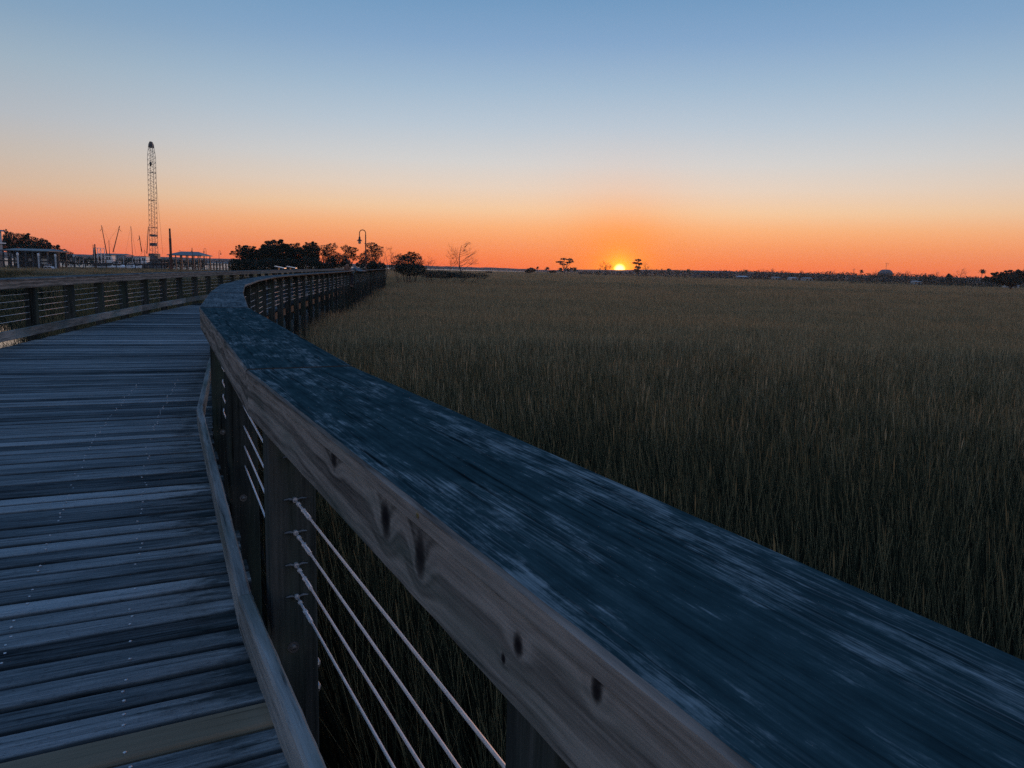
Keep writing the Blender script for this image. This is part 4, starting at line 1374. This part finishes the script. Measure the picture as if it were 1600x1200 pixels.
# ------------------------------------------------------------------ boats
def hull_mesh(L, Bm, Hh, sheer=.35):
    m = MB(); n = 14; vs = []; fs = []
    for i in range(n + 1):
        t = i / n; x = -L / 2 + L * t
        wdt = Bm / 2 * (1 - max(0, (t - .55) / .45) ** 2.2) * (.86 + .14 * min(1, t * 5)); wdt = max(wdt, .02)
        zt = Hh + sheer * Hh * (max(0, t - .4) / .6) ** 2 * 1.6
        for (y, z) in ((-wdt, zt), (-wdt * .92, Hh * .45), (-wdt * .55, -.3), (0, -.45), (wdt * .55, -.3), (wdt * .92, Hh * .45), (wdt, zt)): vs.append((x, y, z))
    for i in range(n):
        for j in range(6): fs.append((i * 7 + j, (i + 1) * 7 + j, (i + 1) * 7 + j + 1, i * 7 + j + 1))
        fs.append((i * 7, i * 7 + 6, (i + 1) * 7 + 6, (i + 1) * 7))
    fs.append(tuple(range(6, -1, -1))); fs.append(tuple(n * 7 + j for j in range(7)))
    m.add(vs, fs); return m


WATER = -1.8


def motor_boat(px, D, L, label, rz=0.0, cabin=True, hullmat='white', grp='white motor boats at the docks'):
    o = plan(px, D); o.z = WATER + .1
    t = thing('motor_boat', o, label, 'boat', grp, rz)
    k = L / 9
    hull_mesh(L, L * .33, .95 * k).build('hull', M[hullmat], t)
    if cabin:
        c = MB(); zt = .95 * k
        c.add([(-2.6 * k, -1.1 * k, zt), (2.2 * k, -1.0 * k, zt), (2.2 * k, 1.0 * k, zt), (-2.6 * k, 1.1 * k, zt), (-2.3 * k, -1 * k, zt + 1.3 * k), (1.0 * k, -.9 * k, zt + 1.3 * k), (1.0 * k, .9 * k, zt + 1.3 * k), (-2.3 * k, 1 * k, zt + 1.3 * k)],
              [(0, 3, 2, 1), (4, 5, 6, 7), (0, 1, 5, 4), (1, 2, 6, 5), (2, 3, 7, 6), (3, 0, 4, 7)])
        cb = c.build('cabin', M['white'], t)
        MB().box(-2.0 * k, -.7 * k, -1.12 * k, -1.06 * k, zt + .55 * k, zt + 1.05 * k).build('window', M['glass'], cb)
        MB().box(-.4 * k, 1.0 * k, -1.08 * k, -1.01 * k, zt + .55 * k, zt + 1.05 * k).build('window', M['glass'], cb)
        r_ = MB(); r_.box(-2.0 * k, .3 * k, -.8 * k, .8 * k, zt + 1.3 * k, zt + 1.4 * k)
        for x in (-1.8 * k, .1 * k):
            for y in (-.7 * k, .7 * k): r_.bar((x, y, zt + 1.4 * k), (x, y, zt + 2.2 * k), .06)
        r_.box(-2.1 * k, .4 * k, -.9 * k, .9 * k, zt + 2.2 * k, zt + 2.28 * k); r_.build('flybridge', M['white'], t)
    return t


motor_boat(186, 232, 7.0, 'white cabin cruiser below the outriggers of the larger shrimp boat')
motor_boat(77, 168, 4.4, 'white motor boat under the right end of the boat shed', cabin=True)
motor_boat(20, 166, 4.6, 'white open boat at the pale house end of the boat shed', cabin=False)
motor_boat(160, 234, 6.5, 'low white boat left of the cabin cruiser', cabin=False)
motor_boat(206, 236, 5.5, 'small white boat beneath the two crossed masts', cabin=True)


def line(m, a, b, r_=.04): m.tube([a, b], r_, 4)


def shrimp_boat(px, D, L, label, o1, o2, mast, rig=True):
    o = plan(px, D); o.z = WATER
    t = thing('shrimp_boat', o, label, 'shrimp boat', 'shrimp boats at the docks', R(6))
    hull_mesh(L, L * .3, 1.9).build('hull', M['boat_dark'], t)
    c = MB().box(L * .05, L * .28, -1.5, 1.5, 2.0, 4.3); cb = c.build('cabin', M['white'], t)
    for x in (.08, .17): MB().box(L * x, L * x + L * .06, -1.56, -1.5, 3.0, 3.8).build('window', M['glass'], cb)
    MB().box(L * .03, L * .30, -1.7, 1.7, 4.3, 4.45).build('cabin_roof', M['boat_dark'], t)
    g = MB()
    for x in (-L * .38, -L * .12):
        for y in (-1.3, 1.3): g.bar((x, y, 1.8), (x, y, zpx(px, mast + 12, D) - WATER), .16)
    zz = zpx(px, mast + 12, D) - WATER
    g.bar((-L * .38, -1.3, zz), (-L * .12, -1.3, zz), .14); g.bar((-L * .38, 1.3, zz), (-L * .12, 1.3, zz), .14); g.bar((-L * .38, -1.3, zz), (-L * .38, 1.3, zz), .14)
    g.bar((-L * .38, -1.3, 2), (-L * .12, -1.3, zz), .08)
    g.build('gantry', M['white'], t)
    inv = Matrix.Rotation(-R(6), 3, 'Z')

    def P(x, y, dy=0):
        q = pt(x, y, D + dy); return inv @ Vector((q.x - o.x, q.y - o.y, q.z - WATER))
    mm = MB(); top = P(px + 4, mast, .0); mm.tube([(top.x, top.y, 1.5), top], [.13, .07], 8); mm.build('mast', M['pile'], t)
    for (xa, ya, xb, yb, dy) in (o1, o2):
        m = MB(); a = P(xa, ya, 0); b = P(xb, yb, dy); m.tube([a, b], [.15, .10], 6)
        d = (b - a).normalized(); m.tube([b - d * 1.0, b - d * 1.0 + Vector((.7 if xb > xa else -.7, 0, -.9))], .06, 4)
        m.build('outrigger', M['pile'], t)
    r = MB(); tipm = top
    for (xa, ya, xb, yb, dy) in (o1, o2):
        line(r, P(xb, yb, dy), tipm, .02); line(r, P(xb, yb, dy), P(xa, ya + 6, 0), .02)
    line(r, tipm, (L * .48, 0, 2.6), .02); line(r, tipm, (-L * .48, 0, 2.0), .02)
    r.build('rigging', M['dark_metal'], t)
    return t


shrimp_boat(166, 245, 8.2, 'larger shrimp boat with two outriggers spread in a wide V', (167, 397, 158.5, 352, -3), (176.5, 394, 187, 353, 3), 376)
shrimp_boat(222, 255, 6.8, 'smaller shrimp boat with one short and one tall outrigger, left of the crane', (221.5, 393, 217.3, 368, -3), (229.5, 396, 231.8, 354, 3), 391)


def sail_boat(px, D, top, label, x2):
    o = plan(px, D); o.z = WATER
    t = thing('sail_boat', o, label, 'sail boat', None, R(4))
    hull_mesh(7, 2.2, .9).build('hull', M['white'], t)
    h = zpx(px, top, D) - WATER; dx = plan(x2, D).x - o.x; tx = pt(px, top, D).x - o.x
    MB().tube([(dx, 0, .8), ((dx + tx) / 2, 0, h * .5), (tx, 0, h)], [.09, .08, .05], 6).build('mast', M['pile'], t)
    MB().tube([(dx, 0, 2.2), (dx - 2.4, 0, 2.4)], .06, 6).build('boom', M['pile'], t)
    m = MB(); line(m, (tx, 0, h), (dx + 1.6, 0, 1.0), .025); line(m, (tx, 0, h), (dx - 3.2, 0, 1.0), .02); m.build('rigging', M['dark_metal'], t)
    MB().box(-1.5, 1.2, -.7, .7, .85, 1.4).build('cabin', M['white'], t)


sail_boat(204.3, 250, 353, 'sail boat with a tall thin leaning mast between the two shrimp boats', 207.5)

# ------------------------------------------------------------------ crane
def crane():
    D = 320; o = plan(241, D); o.z = GROUND
    t = thing('lattice_crane', o, 'tall lattice boom crane rising behind the docks', 'crane')
    k = D / 1155.0

    def P(x, y): q = pt(x, y, D); return Vector((q.x - o.x, 0, q.z - o.z))
    b1 = P(240.6, 398); b2 = P(236.8, 246); b3 = P(236.1, 226)
    hw1 = 4.3 * k; hw2 = 4.2 * k; hw3 = 2.6 * k
    # corner chords
    stations = []
    n = 44
    for i in range(n + 1):
        f = i / n
        z = b1.z + (b3.z - b1.z) * f
        if z < b2.z: g = (z - b1.z) / (b2.z - b1.z); c = b1.lerp(b2, g); h = hw1 + (hw2 - hw1) * g
        else: g = (z - b2.z) / (b3.z - b2.z); c = b2.lerp(b3, g); h = hw2 + (hw3 - hw2) * g
        stations.append((c, h))
    ch = MB()
    for sx in (-1, 1):
        for sy in (-1, 1): ch.tube([c + Vector((sx * h, sy * h, 0)) for c, h in stations], .085, 5)
    ch.build('boom_chords', M['boat_dark'], t)
    lc = MB()
    for i in range(n):
        (c0, h0), (c1, h1) = stations[i], stations[i + 1]
        s = 1 if i % 2 else -1
        for sy in (-1, 1):
            lc.tube([c0 + Vector((s * h0, sy * h0, 0)), c1 + Vector((-s * h1, sy * h1, 0))], .05, 4)
            if i % 11 == 0: lc.tube([c0 + Vector((-h0, sy * h0, 0)), c0 + Vector((h0, sy * h0, 0))], .10, 4)
        for sx in (-1, 1): lc.tube([c0 + Vector((sx * h0, s * h0, 0)), c1 + Vector((sx * h1, -s * h1, 0))], .045, 4)
    lc.build('boom_lacing', M['boat_dark'], t)
    for (y, hgt) in ((368, .9), (382, 1.3)):
        p = P(240, y); MB().box(p.x - hw1 * .9, p.x + hw1 * .9, -hw1 * .9, hw1 * .9, p.z - hgt / 2, p.z + hgt / 2).build('boom_platform', M['boat_dark'], t)
    hd = P(235.9, 223.5)
    m = MB(); m.tube([hd + Vector((0, -.5, 0)), hd + Vector((0, .5, 0))], .62, 14); m.build('head_sheave', M['dark_metal'], t)
    m = MB(); m.add([(hd.x - .8, -.7, hd.z - 1.9), (hd.x + .8, -.7, hd.z - 1.9), (hd.x + .8, .7, hd.z - 1.9), (hd.x - .8, .7, hd.z - 1.9), (hd.x - .75, -.7, hd.z - .2), (hd.x + .75, -.7, hd.z - .2), (hd.x + .75, .7, hd.z - .2), (hd.x - .75, .7, hd.z - .2)],
                    [(0, 3, 2, 1), (4, 5, 6, 7), (0, 1, 5, 4), (1, 2, 6, 5), (2, 3, 7, 6), (3, 0, 4, 7)]); m.build('boom_head', M['boat_dark'], t)
    m = MB()
    for x, y in ((-.35, 0), (.35, 0)): line(m, hd + Vector((x, -1.2, -.3)), P(238 + x, 258), .035)
    line(m, hd + Vector((.2, 1.2, -.3)), P(244, 396) + Vector((0, 6, 0)), .04)
    m.build('hoist_cable', M['dark_metal'], t)
    p = P(237.5, 257); MB().lathe([(.1, 1.0), (.45, .6), (.5, 0), (.3, -.6), (.08, -1)], (p.x, -1.2, p.z), 8).build('hook_block', M['dark_metal'], t)
    a = P(234.5, 396); b = P(249, 402); zb = zpx(241, 404, D) - o.z
    h_ = MB().box(a.x, b.x - 1.2, -1.5, 3.5, zb, a.z).build('machinery_house', M['boat_dark'], t)
    MB().box(b.x - 1.2, b.x, -1.4, .2, zb, a.z - .9).build('cab', M['boat_dark'], t)
    MB().box(b.x - 1.0, b.x - .2, -1.46, -1.4, zb + .5, a.z - 1.2).build('cab_window', M['glass'], t)
    for y in (-2.2, 2.6):
        m = MB(); w0 = a.x - .5; w1 = b.x + .4
        pr = []
        for q in range(9): an = math.pi / 2 + math.pi * q / 8; pr.append((w0 + .55 + .55 * math.cos(an), zb - .7 + .55 * math.sin(an)))
        for q in range(9): an = -math.pi / 2 + math.pi * q / 8; pr.append((w1 - .55 + .55 * math.cos(an), zb - .7 + .55 * math.sin(an)))
        N_ = len(pr); m.add([(x, y - .45, z) for x, z in pr] + [(x, y + .45, z) for x, z in pr], [tuple(range(N_)), tuple(range(2 * N_ - 1, N_ - 1, -1))] + [(i, N_ + i, N_ + (i + 1) % N_, (i + 1) % N_) for i in range(N_)])
        m.build('crawler_track', M['dark_metal'], t)
    MB().box(a.x - 3, b.x + 3, -5, 6, -.4, zb - 1.25).build('barge', M['boat_dark'], t)


crane()

# ------------------------------------------------------------------ houses along the far right shore
def cottage(px, D, w_px, ridge, eave, base_py, label, mat='white', roof='roof', nwin=3, name='shore_house', group='houses along the far right shore', depth=7):
    o = plan(px, D); o.z = GROUND; k = D / 1155.0; W = w_px * k
    t = thing(name, o, label, 'house', group)
    ze = zpx(px, eave, D) - GROUND; zr = zpx(px, ridge, D) - GROUND
    MB().box(-W / 2, W / 2, 0, depth, -.2, ze).build('wall', M[mat], t)
    m = MB(); v = [(-W / 2 - .4, -.5, ze), (W / 2 + .4, -.5, ze), (W / 2 + .4, depth + .5, ze), (-W / 2 - .4, depth + .5, ze), (-W / 2 + .6, depth / 2, zr), (W / 2 - .6, depth / 2, zr)]
    m.add(v, [(0, 1, 5, 4), (2, 3, 4, 5), (1, 2, 5), (3, 0, 4), (0, 3, 2, 1)]); m.build('roof', M[roof], t)
    for i in range(nwin):
        x = -W / 2 + W * (i + .5) / nwin
        MB().box(x - .5, x + .5, -.06, 0, ze * .4, ze * .4 + 1.2).build('window', M['glass'], t)
    return t


cottage(1115, 660, 60, 423, 426.5, 434, 'long pale house behind the marsh, right of the sun', 'dim', 'dim', 8)
cottage(1092, 490, 15, 429.5, 430, 433, 'very low pale boat house at the left of the long pale house', 'dim', 'dim', 2)
cottage(1162, 480, 13, 431, 432.6, 435, 'low house with a bright white roof', 'dim', 'dull_white', 2)
cottage(1216, 470, 9, 432.5, 434, 436, 'smallest white cottage in the middle of the far shore', 'dull_white', 'roof', 2)
cottage(1242, 460, 10, 433.5, 434.5, 436.8, 'white cottage left of the skyline pole', 'dull_white', 'dull_white', 2)
cottage(1264, 455, 12, 433.5, 435, 437, 'white cottage with grey roof left of the skyline pole', 'dull_white', 'roof', 2)
cottage(1437, 380, 7, 439, 440, 443, 'white shed before the dark trees right of the domed house', 'dull_white', 'dull_white', 1)
cottage(1588, 330, 10, 444.6, 446, 449, 'white shed under the big spreading oak', 'dull_white', 'dull_white', 1)


def domed_house():
    px, D = 1388, 600; o = plan(px, D); o.z = GROUND; k = D / 1155.0
    t = thing('domed_house', o, 'pale round-roofed house with an antenna on top, above the far trees', 'house', 'houses along the far right shore')
    z1 = zpx(px, 428, D) - GROUND; z2 = zpx(px, 421.3, D) - GROUND; W = 10.5 * k
    MB().lathe([(W, 0), (W, z1)], (0, W, 0), 12).build('wall', M['dim'], t)
    MB().lathe([(W * 1.06, z1), (W * .98, z1 + (z2 - z1) * .25), (W * .86, z1 + (z2 - z1) * .6), (W * .62, z1 + (z2 - z1) * .9), (W * .5, z2), (W * .2, z2 + .1)], (0, W, 0), 12).build('roof', M['dim'], t)
    za = zpx(px, 411, D) - GROUND
    m = MB(); m.tube([(0, W, z2), (0, W, za)], .12, 5); m.tube([(-1.3, W, za), (1.5, W, za)], .09, 4); m.tube([(1.4, W, za), (1.4, W, za - 1.4)], .08, 4); m.tube([(-.5, W, za - 1.6), (.5, W, za - 1.6)], .07, 4); m.build('antenna', M['dark_metal'], t)
    for a in range(-3, 4):
        an = -math.pi / 2 + a * .42; c = Vector((math.cos(an) * W * 1.0, W + math.sin(an) * W * 1.0, z1 * .62))
        m = MB(); m.box(c.x - .4, c.x + .4, c.y - .1, c.y + .1, c.z, c.z + 1.3); m.build('window', M['glass'], t)


domed_house()
o = plan(1333, 470); o.z = GROUND
h = zpx(1333, 419, 470) - GROUND
t = thing('utility_pole', o, 'thin pole sticking up over the far right trees', 'pole')
MB().tube([(0, 0, 0), (0, 0, h)], [.2, .13], 6).build('shaft', M['pile'], t)
MB().bar((-1.1, 0, h - 1), (1.1, 0, h - 1), .14).build('crossarm', M['pile'], t)

# ------------------------------------------------------------------ two people leaning on the right railing
def skin_body(name, joints, edges, mat, parent, loc, sub=1):
    me = bpy.data.meshes.new(name); me.from_pydata([j[0] for j in joints], edges, [])
    o = bpy.data.objects.new(name, me); COL.objects.link(o)
    if parent: o.parent = parent
    o.location = loc
    me.materials.append(mat)
    sk = o.modifiers.new('skin', 'SKIN'); sk.use_smooth_shade = True
    for v, j in zip(me.skin_vertices[0].data, joints): v.radius = (j[1], j[1] if len(j) < 3 else j[2])
    me.skin_vertices[0].data[0].use_root = True
    ss = o.modifiers.new('sub', 'SUBSURF'); ss.levels = sub; ss.render_levels = sub
    return o


def person(px, D, label, lean, coat, trousers, turn, arms, rail_dx):
    """a standing figure facing local +x; lean = forward angle of the torso"""
    o = plan(px, D); o.z = 0
    t = thing('person', o, label, 'person', 'people on the boardwalk', turn)
    hip = Vector((0, 0, .90)); ld = Vector((math.sin(lean), 0, math.cos(lean)))
    waist = hip + ld * .14; chest = hip + ld * .36; sh = hip + ld * .50; neck = hip + ld * .56 + Vector((.02, 0, .02)); hd = neck + Vector((.05, 0, .10)); top = hd + Vector((.01, 0, .12))
    J = [(hip, .13, .12), (waist, .12, .10), (chest, .15, .11), (sh, .11, .09), (neck, .055), (hd, .085, .10), (top, .07)]
    E_ = [(0, 1), (1, 2), (2, 3), (3, 4), (4, 5), (5, 6)]
    for s in (-1, 1):
        b = len(J)
        J += [(hip + Vector((0, s * .09, -.06)), .09), (Vector((.03, s * .10, .48)), .065), (Vector((-.02, s * .11, .09)), .042), (Vector((.12, s * .12, .04)), .035)]
        E_ += [(0, b), (b, b + 1), (b + 1, b + 2), (b + 2, b + 3)]
        b = len(J)
        el, ha = arms
        J += [(sh + Vector((0, s * .19, -.02)), .055), (sh + Vector((el[0], s * .25, el[1])), .042), (sh + Vector((ha[0], s * .16, ha[1])), .032), (sh + Vector((ha[0] + .09, s * .13, ha[1] - .01)), .026)]
        E_ += [(3, b), (b, b + 1), (b + 1, b + 2), (b + 2, b + 3)]
        # fingers
        for f in range(5):
            c = len(J); base = J[b + 3][0]
            J += [(base + Vector((.035, s * (f - 2) * .016, -.004)), .009), (base + Vector((.075 - abs(f - 2) * .008, s * (f - 2) * .02, -.02)), .007)]
            E_ += [(b + 3, c), (c, c + 1)]
    skin_body('body', J, E_, M['skin'], t, (0, 0, 0))
    # coat: torso and sleeves
    J2 = [(hip + Vector((0, 0, -.10)), .16, .15), (hip, .16, .14), (waist, .145, .13), (chest, .175, .14), (sh, .135, .11), (sh + ld * .045, .08)]
    E2 = [(0, 1), (1, 2), (2, 3), (3, 4), (4, 5)]
    for s in (-1, 1):
        b = len(J2); el, ha = arms
        J2 += [(sh + Vector((0, s * .19, -.02)), .078), (sh + Vector((el[0], s * .25, el[1])), .062), (sh + Vector((ha[0] - .02, s * .165, ha[1])), .048)]
        E2 += [(4, b), (b, b + 1), (b + 1, b + 2)]
    skin_body('jacket', J2, E2, coat, t, (0, 0, 0))
    J3 = [(hip + Vector((0, 0, .02)), .135, .125)]; E3 = []
    for s in (-1, 1):
        b = len(J3); J3 += [(hip + Vector((0, s * .09, -.06)), .105), (Vector((.03, s * .10, .48)), .08), (Vector((-.02, s * .11, .10)), .062)]
        E3 += [(0, b), (b, b + 1), (b + 1, b + 2)]
    skin_body('trousers', J3, E3, trousers, t, (0, 0, 0))
    for s in (-1, 1):
        J4 = [(Vector((-.05, s * .11, .05)), .05), (Vector((.06, s * .115, .045)), .048), (Vector((.16, s * .12, .035)), .035)]
        skin_body('shoe', J4, [(0, 1), (1, 2)], M['hair'], t, (0, 0, 0))
    hr = MB()
    hr.lathe([(.09, -.09), (.112, -.03), (.115, .04), (.09, .10), (.04, .135), (.005, .14)], (hd.x - .028, hd.y, hd.z + .035), 14)
    hr.build('hair', M['hair'], t, smooth=True)
    fc = MB()
    for s in (-1, 1): fc.lathe([(.001, -.009), (.011, 0), (.001, .009)], (hd.x + .092, s * .034, hd.z + .02), 6)
    fc.build('eyes', M['hair'], t)
    ns = MB(); ns.add([(hd.x + .085, -.014, hd.z - .02), (hd.x + .085, .014, hd.z - .02), (hd.x + .12, 0, hd.z - .015), (hd.x + .09, 0, hd.z + .03)], [(0, 1, 2), (0, 2, 3), (1, 3, 2), (0, 3, 1)]); ns.build('nose', M['skin'], t)
    return t


xr = edge_x(RIGHT, 48)
pa = plan(539, 48)
person(539.5, 48.0, 'dark-haired person in a brown coat standing upright at the right railing', R(12), M['coat'], M['denim'], R(-7), ((.10, -.26), (.33, -.30)), 0)
person(549, 48.6, 'person in a blue-grey jacket bent forward over the right railing', R(40), M['jacket'], M['denim'], R(-7), ((.22, -.20), (.48, -.20)), 0)


# ------------------------------------------------------------------ evening haze over the marsh
hz = NT('evening_haze'); hz.t.nodes.remove(hz.b)
vol = hz.n('ShaderNodeVolumePrincipled'); vol.inputs['Color'].default_value = (.88, .88, .92, 1)
vol.inputs['Density'].default_value = 1.1e-4; vol.inputs['Anisotropy'].default_value = .6
hz.l(vol.outputs[0], hz.out.inputs['Volume'])
m = MB().box(-1850, 1850, -320, 1850, GROUND - 1, 60)
tag(m.build('haze', hz.m), 'thin evening haze over the marsh', 'haze', None, 'stuff')
sc.cycles.volume_bounces = 0
sc.cycles.max_bounces = 8
sc.cycles.use_denoising = False
sc.cycles.denoiser = 'OPENIMAGEDENOISE'
sc.cycles.denoising_input_passes = 'RGB_ALBEDO_NORMAL'
sc.cycles.denoising_prefilter = 'ACCURATE'
sc.cycles.use_adaptive_sampling = False
sc.cycles.sample_clamp_indirect = 1.0
